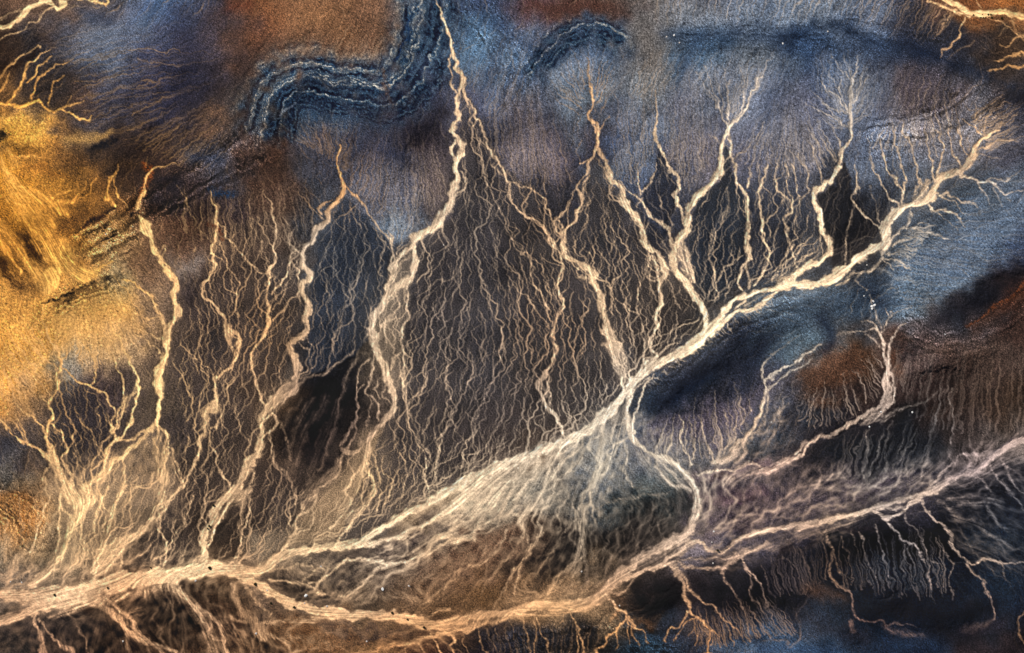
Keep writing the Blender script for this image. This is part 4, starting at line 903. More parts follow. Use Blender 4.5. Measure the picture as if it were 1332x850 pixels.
SANDC = [(30,280,'f7ad48'),(70,340,'fbb652'),(50,300,'f5a842'),(20,230,'f9b458'),(100,255,'e8a448'),(15,330,'e89a38'),(90,365,'fcc068'),(40,165,'e8a850'),(525,420,'e4cca8'),(505,380,'f2dcb8'),(510,460,'e4cca8'),(0,260,'f6b962'),(60,360,'f9c47a'),(100,160,'e8bc78'),(40,10,'f0cfa0'),(60,480,'f2c184'),(210,300,'f0cc94'),(200,500,'f0cf98'),(90,700,'f2d09c'),
 (250,745,'f8deb4'),(80,772,'eed2ae'),(30,805,'cfae8c'),(280,400,'e2c096'),(350,560,'f6d6a6'),(350,420,'e2b27a'),(400,380,'f0d6b0'),(440,230,'cda070'),(580,30,'d8c4a8'),(595,200,'f4dfc0'),
 (560,300,'f6e2c4'),(500,430,'f4e0c0'),(480,620,'f0d0a0'),(430,710,'f8deb2'),(600,640,'f8e8c8'),(560,420,'8f8c90'),(640,520,'8c8480'),(720,440,'d8b896'),(620,300,'8a8884'),
 (720,580,'f6e8d0'),(640,170,'b8a48c'),(700,290,'cdb08e'),(770,150,'d8b48c'),(760,350,'f0d6b0'),(860,350,'eed6b4'),(860,220,'d8c8ac'),(890,290,'eed8b8'),(945,130,'cbc9c4'),(930,230,'ecd9bc'),(980,300,'d8c4a4'),
 (1100,120,'c4c6c4'),(1065,250,'ecd8ba'),(1070,320,'ead2b0'),(1020,370,'f4e0c0'),(920,440,'f8e6c8'),(1150,300,'f2dcba'),(1210,240,'eacda4'),(1270,190,'e6c49c'),(1200,190,'c8beb0'),
 (1190,310,'c4ccd0'),(1290,250,'b8bcc0'),(1330,20,'f6c88c'),(1260,20,'f4cd98'),(1320,85,'d6a468'),(1240,55,'d8b48c'),(1150,500,'d8c8bc'),(1100,560,'d6bca4'),(1050,590,'e4c8b4'),(1000,610,'d8bcb4'),
 (1020,480,'b8bcb8'),(980,560,'d0bea4'),(900,560,'bcae98'),(840,585,'eae2d0'),(900,630,'dcdad0'),(820,540,'eee8d8'),(780,600,'c4c8bc'),(760,700,'c0bcaa'),(850,600,'ccd0c8'),(700,630,'d6d2c0'),
 (640,660,'ecdcc0'),(560,720,'d8c4a4'),(500,733,'fbf2e0'),(400,745,'b8a88c'),(470,770,'b0a088'),(600,760,'b88c64'),(680,740,'d8b48c'),(720,790,'e0b886'),(560,810,'e0b484'),(430,797,'e6bd90'),(350,770,'eac497'),
 (500,840,'c08a58'),(860,720,'ccb4a0'),(900,700,'d0c0b0'),(800,760,'d4b090'),(890,790,'d6aa80'),(800,830,'dca468'),(910,830,'d69c64'),(950,760,'b89c8c'),(980,700,'d2bca8'),(1100,670,'d8c4ac'),
 (1200,640,'d8c6b4'),(1300,590,'d4c6c4'),(1240,690,'d2bca8'),(1170,710,'9aa0ac'),(1280,735,'c4ae94'),(1080,740,'d49c64'),(1130,805,'c09080'),(1290,780,'a08c8c'),(1300,660,'6c7888'),(1320,700,'506074'),
 (1250,610,'a89ca4'),(1130,600,'8c9ca8'),(1200,570,'70808c'),(1290,530,'88705c'),(1140,740,'566478'),(1040,745,'54586a'),(700,830,'b89068'),(580,835,'d0a070'),(260,800,'cba888'),(160,800,'dbac80'),(60,840,'b48c70'),(320,800,'c8a078'),
 (430,540,'6a5c5c'),(400,580,'5c4c48'),(440,340,'76828c'),(470,400,'707680'),(430,450,'a49484'),(780,720,'5c5650'),(850,690,'6c6c68'),(1330,820,'d8a878')]
MISTS = [
 (1.15,[(560,650),(640,610),(740,575),(815,520),(822,600),(800,680),(740,700),(660,690),(600,720),(520,745),(440,745),(480,720)]),
 (.7,[(350,740),(480,715),(640,690),(700,700),(640,760),(560,780),(420,790),(350,765)]),
 (.55,[(740,640),(880,620),(900,690),(820,735),(740,780),(660,785),(680,700)]),
 (.75,[(905,615),(1000,600),(1130,610),(1260,580),(1345,560),(1345,610),(1180,650),(1040,685),(940,705),(905,690)]),
 (.6,[(910,700),(1010,690),(1120,675),(1090,705),(1000,725),(920,745)]),
 (.42,[(1230,640),(1345,600),(1345,760),(1270,730),(1230,690)]),
 (.6,[(-20,790),(120,790),(240,765),(330,775),(400,800),(400,860),(-20,860)]),
 (.9,[(0,735),(120,700),(260,715),(340,730),(340,770),(160,790),(0,800)]),
 (.6,[(380,800),(560,815),(640,800),(560,850),(330,850)]),
 (.7,[(820,520),(900,590),(910,640),(860,640),(820,600)]),
 (.6,[(940,590),(990,540),(1010,500),(1030,560),(1000,610),(930,620)]),
 (.6,[(60,600),(230,570),(240,680),(140,745),(40,755)]),
]
# (height, falloff width, crest line)
RIDGES = [
 (38,26,[(1332,330),(1290,352),(1250,380),(1215,410),(1190,440)]),
 (30,26,[(1090,470),(1060,495),(1040,510)]),
 (30,22,[(1280,455),(1240,465),(1200,470)]),
 (34,24,[(940,465),(900,490),(860,520)]),
 (22,24,[(1060,390),(1100,400)]),
 (36,40,[(870,45),(940,48),(1020,52),(1080,36),(1140,58),(1210,72),(1280,105),(1330,125)]),
 (26,40,[(690,60),(700,130)]),(22,34,[(515,130),(515,200)]),(26,50,[(420,40),(330,60),(240,90)]),
 (22,24,[(360,130),(420,105),(490,115)]),(18,20,[(740,45),(790,40)]),(18,30,[(330,200),(350,230)]),
 (20,20,[(130,190),(150,270),(100,310)]),(14,16,[(60,390),(120,365)]),(20,40,[(0,440),(30,460)]),
 (20,30,[(0,640),(30,690)]),(14,22,[(120,830),(220,800)]),(18,26,[(860,785),(930,770)]),(26,30,[(1100,810),(1200,800),(1300,800)]),
 (18,26,[(830,110),(820,160)]),(16,26,[(900,150),(895,200)]),(20,30,[(1200,120),(1180,140)]),(16,26,[(1040,130),(1035,180)]),
]
REGIONS = [
 ('dunes','golden wind blown sand slope with dark streaks at left edge',[(-130,120),(60,120),(140,170),(165,270),(150,330),(100,375),(60,390),(-130,400)]),
 ('gravel_fan','big triangular gravel fan of fine braids between two bright riverbeds',[(598,98),(628,165),(655,215),(700,248),(722,290),(740,300),(760,350),(782,380),(795,440),(808,505),(770,545),(730,572),(620,612),(520,668),(500,560),(528,500),(535,400),(545,315),(590,280),(602,220),(600,150)]),
 ('gravel_fan','dark blue grey fan pointing up beside the sinuous cream riverbed',[(448,252),(482,290),(508,320),(500,385),(482,440),(450,470),(400,488),(403,400),(412,320),(432,290)]),
 ('gravel_fan','narrow dark fan with brown braids right of centre',[(776,200),(800,245),(835,300),(855,340),(852,470),(812,505),(790,420),(770,355),(740,325),(752,275),(760,240)]),
 ('gravel_fan','dark navy fan below the large grey branching fan',[(945,185),(958,240),(972,270),(970,320),(960,370),(935,395),(915,390),(898,350),(897,300),(905,262),(935,235)]),
 ('hills','blue and grey hills with folded rock bands across the top',[(150,-90),(1462,-90),(1462,120),(1280,130),(1180,160),(1090,200),(1000,210),(860,190),(700,240),(640,190),(600,90),(590,240),(520,300),(450,240),(350,240),(230,260),(170,260),(140,170)]),
 ('hills','black crested hill with smooth blue flank at right edge',[(1462,250),(1330,280),(1190,330),(1150,370),(1170,420),(1160,520),(1300,540),(1462,540)]),
 ('hills','round dark hill inside the bend of the main riverbed',[(850,495),(930,440),(1000,385),(1130,370),(1140,425),(1150,520),(1040,570),(960,575),(900,600),(850,580),(830,550)]),
]
TINT = """
6a4a36 6b4c38 4a4850 3f5578 33303e 6e4426 744c32 6a4a35 45566a 34405e 4a3238 4c342a 55504e 50545f 4f5c70 55606f 505a6c 3a3c4a 6a3a1c 8a5228
2a1c16 33343f 48505f 363b52 3c3540 5e4030 664632 604634 3f5870 44586e 465063 2b415f 5c5652 3d5670 5b636c 344b6c 33425a 262a3a 23232b 3a2c22
8a5a28 3a302c 3a3844 2c2a38 3c2f2c 3a3028 2a3c56 463c40 38384a 42465a 4e5462 55606a 585f6c 50525c 50586a 44475a 5c6270 4c4448 4d4c52 2a2830
a8742e 6e4620 2b2220 3a2820 3a3436 4a3024 3c3c48 34323f 3c3238 30303a 564a50 30303e 465268 544c54 505060 54525c 4a5468 5a5a64 504e56 3c3c48
946224 845824 5c3a1c 2c1c16 3a2c2c 4c382c 383c46 4a4c56 4c4242 282a34 2c2a30 2a2a32 2e364a 2a2e3c 2c303c 343844 1e2028 38404c 38424e 4c5868
5c3810 8e5c24 8a6438 6a4a30 4a3428 4a382c 2c323c 262830 24242c 2a2a34 2c2828 282a34 2c2a30 22283a 22242e 2a2c34 18161a 404c58 4c6076 2c3850
a07034 a07038 ae7c3e 6c5440 3c302c 3c3028 2e3542 4a443c 2c2a30 2e303a 2a262a 2c2a30 302a28 342e2c 34404c 3c4c5c 2a3848 50606e 24242c 3a2018
bd8038 a07c48 a8845a 4a3a30 403430 3c3028 1a1c24 5a4c3c 2c2a2e 2a2c36 2c2828 2c2a2c 3a302c 222c3c 20283a 42525e 48301f 4a3a38 4c3c38 48362e
ba8044 5a4636 3c3030 4a3c30 3c3230 5c4028 080608 504238 342e30 2c2c34 2c2828 2c2a2c 1e2c40 363440 403c48 2c3440 241818 2a1c1a 2c1e18 3c2a1e
343038 403632 40342e 3a302e 3a302c 463428 120c0e 483a30 342c2a 32282a 56402c 5c5a56 4c5058 4c4c50 363a40 2c2428 14141c 181c24 382e2c 4c4440
8a5c30 7a6044 5a4838 382e2a 30241e 3c302a 4c3c30 5a4838 7c6448 706858 605c54 4b4d50 2c3436 40343a 382e38 3c3438 2e2830 302c38 0c0e18 0c1220
6c5c48 6a5a44 4c3a2c 2c221c 2c1e14 6a5844 4a3e34 3c302a 4a3a30 5c4030 1c1412 14100e 1a1412 6a6068 403a44 3c3440 0a0c14 060810 0a1220 12202f
5c4c40 3a3028 301c10 140a08 3a2414 5a4434 40342c 4a3828 5a3e24 5a3c20 6a4c30 8a6c4c 100c0e 241c20 0c0a10 2c2a34 0a1420 0a1424 101c2c 101c30
2c2420 201814 140c0a 402818 4c3420 3a2414 6c4424 7a5430 3c2014 241c22 1a1e28 181410 243c54 2c2c38 3a4a60 364b64 18263a 16243c 302428 241c20
"""

# combs of fine rills: (strength, width, count, trim, from line, to line)
FANS = [
 (.55,1.6,34,.45,[(1050,505),(1075,495),(1100,480),(1120,465),(1125,450)],[(1028,548),(1060,560),(1110,548),(1142,520),(1150,475)]),
 (.26,2.0,60,.4,[(1165,445),(1190,430),(1230,440),(1290,440),(1345,435)],[(1158,500),(1180,535),(1230,560),(1290,575),(1345,565)]),
 (.45,1.6,24,.4,[(870,540),(900,515),(940,495),(965,480)],[(852,590),(885,598),(935,600),(975,550)]),
 (.35,1.2,70,.5,[(1000,130),(1030,125),(1050,130)],[(955,212),(1030,232),(1088,212)]),
 (.55,1.3,34,.25,[(912,100),(925,82),(955,76),(985,76),(1003,84)],[(938,150),(944,156),(948,160),(954,156),(960,152)]),
 (.50,1.3,44,.3,[(1045,150),(1052,110),(1075,75),(1100,65),(1125,72),(1140,100),(1140,140)],[(1098,175),(1099,145),(1102,135),(1107,130),(1110,130),(1113,140),(1109,165)]),
 (.45,1.2,40,.3,[(712,120),(720,90),(745,64),(775,58),(800,72),(812,110)],[(752,150),(758,125),(764,110),(768,108),(772,120),(782,150)]),
 (.2,1.3,70,.4,[(1318,262),(1338,300),(1338,340),(1290,370),(1235,405)],[(1262,278),(1215,305),(1182,340),(1165,370),(1170,410)]),
 (.32,1.4,80,.5,[(850,42),(940,42),(1040,42),(1120,50),(1210,68)],[(850,-10),(940,-12),(1040,-14),(1150,-12),(1250,5)]),
 (.28,1.2,70,.4,[(850,55),(940,56),(1040,56)],[(820,130),(900,120),(1010,120)]),
 (.28,1.2,50,.4,[(1060,60),(1130,70),(1210,85),(1270,110)],[(1060,120),(1130,150),(1200,150),(1250,140)]),
 (.2,1.3,56,.4,[(170,20),(215,60),(225,110),(200,160)],[(55,58),(90,90),(105,130),(120,190)]),
 (.25,1.2,60,.5,[(300,70),(270,120),(330,150)],[(170,60),(165,190),(260,230)]),
 (.33,1.1,80,.4,[(480,165),(515,160),(560,165)],[(452,246),(514,316),(588,252)]),
 (.33,1.1,70,.5,[(640,90),(680,80),(710,100)],[(640,205),(690,250),(745,240)]),
 (.28,1.1,44,.5,[(625,60),(660,20),(710,0)],[(607,110),(612,125),(650,170)]),
 (.33,1.2,44,.4,[(800,130),(830,110),(850,130)],[(795,225),(825,245),(850,200)]),
 (.33,1.2,50,.4,[(870,120),(900,90),(925,130)],[(868,205),(895,255),(935,205)]),
 (.38,1.4,50,.4,[(1150,150),(1190,130),(1240,110)],[(1125,195),(1180,200),(1258,170)]),
 (.55,1.4,40,.3,[(1300,120),(1330,140),(1338,180)],[(1262,150),(1275,180),(1280,200)]),
 (.50,1.7,70,.4,[(100,372),(125,365),(150,352)],[(62,460),(125,480),(205,425)]),
 (.48,1.7,70,.5,[(-30,400),(-20,440),(20,400)],[(-15,520),(40,535),(66,450)]),
 (.32,1.5,50,.5,[(60,400),(90,390)],[(72,440),(110,450)]),
 (.30,1.3,50,.5,[(20,385),(100,350),(140,330)],[(-10,360),(60,330),(110,300)]),
 (.34,1.5,46,.35,[(990,715),(1030,705),(1070,695)],[(1010,775),(1050,775),(1075,755)]),
 (.36,1.5,60,.4,[(1085,700),(1150,690),(1220,680)],[(1095,768),(1165,775),(1235,775)]),
 (.25,1.6,50,.35,[(625,815),(700,802),(790,795)],[(640,855),(710,856),(775,856)]),
 (.5,1.5,60,.35,[(900,790),(950,780),(1000,775)],[(905,845),(960,838),(1040,825)]),
 (.2,2.4,36,.3,[(1090,555),(1160,550),(1230,530)],[(1080,622),(1140,620),(1200,610)]),
 (.33,1.5,60,.4,[(235,235),(290,245),(350,225),(400,240)],[(235,300),(290,330),(350,330),(410,300)]),
 (.28,1.3,70,.5,[(380,40),(450,30),(520,40)],[(340,95),(420,90),(500,85)]),
 (.28,1.4,60,.4,[(350,150),(400,140),(470,150)],[(395,190),(430,205),(450,225)]),
 (.35,1.6,40,.3,[(-10,640),(20,625),(45,640)],[(-20,720),(20,735),(50,700)]),
 (.40,2.4,36,.3,[(600,600),(660,590),(720,560),(790,520)],[(590,612),(655,603),(715,580),(800,530)]),
 (.35,2.0,40,.3,[(1010,400),(960,425),(900,465),(850,505)],[(1000,386),(945,424),(885,465),(838,500)]),
 (.55,1.6,44,.3,[(1180,300),(1165,320),(1158,340)],[(1215,290),(1195,325),(1180,350)]),
]

# folded rock layers: (line the layers follow, seed, half breadth, strength, offset, relief m)
STRATA = [
 ([(345,200),(352,160),(360,130),(378,112),(405,108),(435,116),(468,118),(500,124),(522,112),(540,88),(552,55),(558,20),(560,-20)], 5, 46, .75, 0, 1.3),
 ([(690,110),(708,80),(730,55),(758,42),(785,44),(810,62)], 8, 20, .75, 3, 1.2),
 ([(600,-10),(640,40),(670,90),(690,150)], 11, 30, .25, 0, .6),
 ([(170,285),(200,262),(240,240),(300,205),(345,180)], 14, 30, .6, 0, .9),
 ([(1110,185),(1160,178),(1220,165),(1270,140),(1310,110)], 17, 36, .4, 0, .5),
 ([(100,330),(150,300),(190,270)], 19, 30, .6, 0, .8),
 ([(640,850),(760,835),(900,845)], 23, 26, .5, 0, .6),
 ([(1165,410),(1220,440),(1290,420),(1345,385)], 29, 26, .5, 0, .7),
 ([(1050,395),(1000,405),(950,430),(890,470),(840,515)], 31, 22, .35, 0, .6),
 ([(850,48),(950,46),(1040,48),(1110,42),(1180,62),(1260,95)], 37, 26, .35, 0, .6),
 ([(60,400),(110,375),(160,350)], 41, 20, .5, 0, .6),
 ([(-20,640),(20,660),(50,690)], 43, 34, .4, 0, .5),
]


# ---------------------------------------------------------------- parse the survey
def parse(txt):
    out = []
    for ln in txt.strip().splitlines():
        ln = ln.split('#')[0].strip()
        if not ln: continue
        head, body = ln.split('|')
        h = head.split(); pts = []; w = 2.0
        for t in body.split():
            q = [float(v) for v in t.split(',')]
            if len(q) > 2: w = q[2]
            pts.append((q[0], q[1], w))
        out.append((h, np.array(pts)))
    return out
def extend(p):
    """a bed that leaves the surveyed rectangle runs on beyond it"""
    def out(q): return q[0] < 4 or q[0] > W-5 or q[1] < 4 or q[1] > HH-5
    p = list(map(tuple, p))
    for end in (0, -1):
        a = np.array(p[end]); b = np.array(p[1 if end == 0 else -2])
        if out(a):
            d = (a - b)[:2]; d = d/(np.hypot(*d) + 1e-6)
            c = np.array([W/2, HH/2]) - a[:2]
            if np.dot(d, c) > 0: d = -c/np.hypot(*c)
            e1 = (a[0] + d[0]*45 + 6, a[1] + d[1]*45, a[2]); e2 = (a[0] + d[0]*110 - 8, a[1] + d[1]*110, a[2]*.9)
            if end == 0: p = [e2, e1] + p
            else: p = p + [e1, e2]
    return np.array(p)
def smooth(p, step=3.0):
    """Catmull-Rom through the points"""
    q = np.vstack([2*p[0] - p[1], p, 2*p[-1] - p[-2]]); res = []
    for i in range(1, len(q) - 2):
        n = max(1, int(np.hypot(*(q[i+1] - q[i])[:2])/step))
        t = (np.arange(n)/n)[:, None]
        a, b, c, d = q[i-1], q[i], q[i+1], q[i+2]
        res.append(.5*((2*b) + (c - a)*t + (2*a - 5*b + 4*c - d)*t*t + (3*b - a - 3*c + d)*t**3))
    res.append(p[-1:]); r = np.vstack(res); r[:, 2] = np.maximum(r[:, 2], .6)
    return r

BEDS = [(h, smooth(extend(p))) for h, p in parse(BEDS_TXT)]
GUIDES = [smooth(p, 8) for h, p in parse(GUIDES_TXT)]
BANDS = [(h, smooth(p)) for h, p in parse(BANDS_TXT)]

wob = [noise(3.5, 0, 11)*.45 + noise(11, 0, 12)*1.2, noise(3.5, 0, 13)*.45 + noise(11, 0, 14)*1.2]
XW = X + wob[0]; YW = Y + wob[1]
def stroke(path, soft, dst, own=None, oid=0, grow=1.0, gain=1.0, rag=None):
    """lay the cross profile of a line into dst (maximum)"""
    for a, b in zip(path[:-1], path[1:]):
        r = max(a[2], b[2])*.5*grow + soft*1.6 + 6
        x0 = int(max(0, min(a[0], b[0]) - r + MX)); x1 = int(min(NX, max(a[0], b[0]) + r + MX + 1))
        y0 = int(max(0, min(a[1], b[1]) - r + MY)); y1 = int(min(NY, max(a[1], b[1]) + r + MY + 1))
        if x1 <= x0 or y1 <= y0: continue
        px = XW[y0:y1, x0:x1] - a[0]; py = YW[y0:y1, x0:x1] - a[1]
        d = (b - a)[:2]; L = d[0]**2 + d[1]**2 + 1e-6
        t = np.clip((px*d[0] + py*d[1])/L, 0, 1)
        ds = np.hypot(px - t*d[0], py - t*d[1])
        hw = (a[2] + (b[2] - a[2])*t); hw = hw*(.41 + .10*np.clip((hw - 3)/4, 0, 1))*grow
        if rag is not None: hw = hw*rag[y0:y1, x0:x1]
        sf = soft*(1 + np.minimum(.9, hw*.16)); v = np.clip((hw - ds)/sf*.5 + .5, 0, 1); v = v*v*(3 - 2*v)*gain
        v = v*np.minimum(1, (hw*2 + .4)/1.6)
        cur = dst[y0:y1, x0:x1]; m = v > cur
        cur[m] = v[m]
        if own is not None: own[y0:y1, x0:x1][m & (v > .45)] = oid

# ---------------------------------------------------------------- which way the ground drains
gs = 8
gx = np.arange(-MX, W + MX + gs, gs, dtype=np.float32); gy = np.arange(-MY, HH + MY + gs, gs, dtype=np.float32)
GX, GY = np.meshgrid(gx, gy); U = np.zeros_like(GX); V = np.zeros_like(GX); S = np.zeros_like(GX) + 1e-9
def drain(path, wgt, sig):
    global U, V, S
    step = max(1, int(10/np.hypot(*(path[1] - path[0])[:2] + 1e-3)))
    q = path[::step]
    if len(q) < 2: q = path[[0, -1]]
    for a, b in zip(q[:-1], q[1:]):
        d = (b - a)[:2]; n = np.hypot(*d)
        if n < .5: continue
        d = d/n; m = (a + b)/2
        r2 = (GX - m[0])**2 + (GY - m[1])**2
        k = wgt*n/10*(np.exp(-r2/(2*sig*sig)) + 0.02/(1 + r2/900))
        U += k*d[0]; V += k*d[1]; S += k
for h, p in BEDS:
    if h[0] == 'n': continue
    drain(p, .5 + .1*p[:, 2].mean() + min(9, .06*p[:, 2].mean()**2), 11)
for p in GUIDES: drain(p, 1.6, 26)
frng = np.random.default_rng(17)
def along(P, t):
    P = np.array(P, float); d = np.r_[0, np.cumsum(np.hypot(*np.diff(P, axis=0).T))]
    return np.array([np.interp(t*d[-1], d, P[:, 0]), np.interp(t*d[-1], d, P[:, 1])])
RAYS = []
for op, wd, n, trim, A, B in FANS:
    for i in range(n):
        t = (i + frng.uniform(-.6, .6) + .5)/n; t = min(max(t, 0), 1)
        a = along(A, t); b = along(B, t); L = np.hypot(*(b - a)); u = (b - a)/(L + 1e-6); v = np.array([-u[1], u[0]])
        f0 = frng.uniform(0, trim); f1 = frng.uniform(.86, 1.03); bow = frng.normal(0, .035)*L
        q = [a + (b - a)*f + v*(bow*math.sin(math.pi*f) + (frng.normal(0, 1.1) if 0 < f else 0)) for f in (f0, f0 + (f1-f0)*.3, f0 + (f1-f0)*.65, f1)]
        w = wd*1.35*frng.uniform(.55, 1.2)
        RAYS.append((min(.95, op*2.1*frng.uniform(.3, 1.1)), smooth(np.array([(q[0][0], q[0][1], w*.4), (q[1][0], q[1][1], w*.7), (q[2][0], q[2][1], w), (q[3][0], q[3][1], w)]), 5)))
        if i % 3 == 0: drain(RAYS[-1][1], .9, 14)
nn = np.hypot(U, V) + 1e-9; U /= nn; V /= nn
def up(a):
    x = np.clip((X + MX)/gs, 0, len(gx) - 1.01); y = np.clip((Y + MY)/gs, 0, len(gy) - 1.01)
    i = x.astype(int); j = y.astype(int); u = x - i; v = y - j
    return ((a[j, i]*(1-u) + a[j, i+1]*u)*(1-v) + (a[j+1, i]*(1-u) + a[j+1, i+1]*u)*v).astype(np.float32)
DU = up(U); DV = up(V); nn = np.hypot(DU, DV) + 1e-6; DU /= nn; DV /= nn

# streaks combed along the drainage
def comb(src, n, step=1.0):
    acc = src.copy(); f = src.ravel(); DUf = DU.ravel(); DVf = DV.ravel()
    for sg in (1, -1):
        x = X.copy(); y = Y.copy()
        for s in range(n):
            i = np.clip((x + MX + .5).astype(np.int32), 0, NX-1); j = np.clip((y + MY + .5).astype(np.int32), 0, NY-1)
            k = j*NX + i
            x += sg*DUf[k]*step; y += sg*DVf[k]*step
            acc += f[k]
    acc -= acc.mean(); acc /= acc.std()
    return acc
white = np.random.default_rng(3).standard_normal((NY, NX)).astype(np.float32)
STREAK = comb(white, 11)
STREAK2 = comb(noise(3.2, 0, 21), 16, 1.4)
STREAK3 = comb(noise(1.3, 0, 22), 34, 1.0)

# run-off: grains of water walk down the drainage, gather in hollows and are counted
def runoff(scale, k, n, steps, seed, wander=.35):
    h = noise(scale, 0, seed, lo=scale*7) + .7*noise(scale*2.6, 0, seed + 1, lo=scale*9)
    h = h - ATTR*2.2
    gyy, gxx = np.gradient(h)
    lat = (gxx*(-DV) + gyy*DU)                      # lateral slope
    m = noise(scale*3.5, 0, seed + 2)*wander
    lat = (lat/lat.std()).astype(np.float32)
    lat = np.clip(lat*k, -1.5, 1.5) + m
    VX = DU - lat*(-DV)*1.0; VY = DV - lat*DU*1.0
    nn = np.hypot(VX, VY); VX = (VX/nn).astype(np.float32).ravel(); VY = (VY/nn).astype(np.float32).ravel()
    r = np.random.default_rng(seed)
    x = (r.random(n)*(NX - 4) + 2).astype(np.float32); y = (r.random(n)*(NY - 4) + 2).astype(np.float32)
    age = np.zeros(n, np.float32); acc = np.zeros(NX*NY)
    for s in range(steps):
        kk = y.astype(np.int32)*NX + x.astype(np.int32)
        if s > 12: acc += np.bincount(kk, minlength=NX*NY)
        x += .9*VX[kk]; y += .9*VY[kk]
        np.clip(x, 1, NX - 3, out=x); np.clip(y, 1, NY - 3, out=y)
    a = blur(acc.reshape(NY, NX).astype(np.float32)/(n*(steps - 12)/(NX*NY)), .45)
    return a

# ---------------------------------------------------------------- polygons and patches
def poly(pts, soft=2.0):
    pts = np.array(pts, float); inside = np.zeros((NY, NX), bool)
    xw = X + wob[0]*1.2; yw = Y + wob[1]*1.2
    n = len(pts)
    for i in range(n):
        x1, y1 = pts[i]; x2, y2 = pts[(i+1) % n]
        if y1 == y2: continue
        c = ((y1 > yw) != (y2 > yw)) & (xw < (x2 - x1)*(yw - y1)/(y2 - y1) + x1)
        inside ^= c
    return blur(inside.astype(np.float32), soft)
def hexc(s): return np.array([int(s[i:i+2], 16)/255 for i in (0, 2, 4)], np.float32)

# ground tint by the survey's tint table (coarse grid of ground colours, dark and pale)
tab = np.array([[hexc(c) for c in r.split()] for r in TINT.strip().splitlines()], np.float32)
warp1 = noise(18, 0, 31)*6 + noise(45, 0, 32)*8 + noise(5, 0, 35)*2.2 + noise(1.5, 0, 37)*1.6; warp2 = noise(18, 0, 33)*6 + noise(45, 0, 34)*8 + noise(5, 0, 36)*2.2 + noise(1.5, 0, 38)*1.6
def table(t, dx=70., dy=65.):
    u = np.clip((X + warp1)/dx, 0, t.shape[1] - 1.001); v = np.clip((Y + warp2)/dy, 0, t.shape[0] - 1.001)
    i = u.astype(int); j = v.astype(int); a = (u - i)[..., None]; b = (v - j)[..., None]
    a = a*a*(3 - 2*a); b = b*b*(3 - 2*b)
    return (t[j, i]*(1-a) + t[j, i+1]*a)*(1-b) + (t[j+1, i]*(1-a) + t[j+1, i+1]*a)*b
C = table(tab)
for ch in range(3): C[..., ch] = blur(C[..., ch], 3)
for cx, cy, rx, ry, ang, col, op in PATCHES:
    a = math.radians(ang); dx = X + warp1*.6 - cx; dy = Y + warp2*.6 - cy
    u = (dx*math.cos(a) + dy*math.sin(a))/rx; v = (-dx*math.sin(a) + dy*math.cos(a))/ry
    m = (np.exp(-(u*u + v*v)**1.3)*op)[..., None]
    C = C*(1 - m) + hexc(col)*m
ZF = np.zeros((NY, NX), np.float32)
for col, op, fs, soft, pts in ZONES:
    m = poly(pts, soft)
    if col: C = C*(1 - m[..., None]*op) + hexc(col)*m[..., None]*op
    ZF = np.maximum(ZF, m*fs)
g0 = C.mean(-1, keepdims=True); hot = np.clip((C[..., :1] - C[..., 2:] - .26)*4, 0, 1)
C = g0 + (C - g0)*(.84 + .20*hot); up_ = np.clip(g0 - .17, 0, .2)
C = C*(.88 + 1.25*up_)
# sand tint
sp = np.array([(a, b) for a, b, c in SANDC], np.float32); sc_ = np.array([hexc(c) for a, b, c in SANDC])
wsum = np.zeros_like(GX); SC = np.zeros(GX.shape + (3,), np.float32)
for (a, b), c in zip(sp, sc_):
    k = 1/(((GX - a)**2 + (GY - b)**2)/2500 + 1)**2; wsum += k; SC += k[..., None]*c
SC /= wsum[..., None]
SAND = np.clip(np.stack([up(SC[..., i]) for i in range(3)], -1)*np.array([1.075, 1.014, .97], np.float32), 0, 1)

# ---------------------------------------------------------------- beds
rag = np.clip(1 + .13*noise(10, 0, 41), .6, 1.4)
BEDM = np.zeros((NY, NX), np.float32); OWN = np.full((NY, NX), -1, np.int32)
SOFTM = np.zeros((NY, NX), np.float32)
kinds = []
for n, (h, p) in enumerate(BEDS):
    o = float(h[1]); s = float(h[2])
    named = len(h) > 3
    kinds.append(' '.join(h[3:]).replace('_', ' ') if named else None)
    wide = p[:, 2].mean() > 3.2
    if s > 1.9: stroke(p, s*1.6, SOFTM, OWN if named else None, n, 1.1, o, rag)
    else: stroke(p, s, BEDM, OWN if named else None, n, 1.0, o, rag if wide else None)
BEDM = blur(BEDM, .35)
RAYM = np.zeros((NY, NX), np.float32)
for op, p in RAYS: stroke(p, .9, RAYM, grow=1.0, gain=op)
ATTR = np.clip(blur(BEDM, 2.5)*1.4 + blur(BEDM, 7)*1.2, 0, 1.5)
A1 = runoff(5.0, .9, 200000, 100, 51, .75)
A2 = runoff(2.6, .8, 260000, 60, 61, .55)
A3 = runoff(8.0, 1.0, 150000, 130, 71, .35)
A5 = runoff(1.7, .7, 300000, 44, 121, .6)
A4 = runoff(3.4, .85, 260000, 70, 91, .95)
def lines(a, lo, hi): return sstep(lo, hi, np.log2(1 + np.maximum(a, 0)))
L1 = lines(A1, .75, 4.6); L2 = lines(A2, .8, 4.0); L3 = lines(A3, .9, 5.0); L4 = lines(A4, .8, 4.2); L5 = lines(A5, .6, 3.0)

# ---------------------------------------------------------------- compose the surface colour
grain = noise(.6, 0, 81, lo=4); grain2 = noise(2.2, 0, 82, lo=16); mott = noise(9, .6, 83)
slope = np.clip(1 - ZF, 0, 1)
grain = grain*np.clip(1.3 - 1.4*C.mean(-1), .45, 1)
bri = 1 + slope*(.17*grain + .08*grain2 + .035*STREAK + .02*STREAK2) + (1 - slope)*(.20*grain + .03*STREAK2) + .05*mott
C = C*np.clip(bri, .35, 1.9)[..., None]
lum = C.mean(-1, keepdims=True)
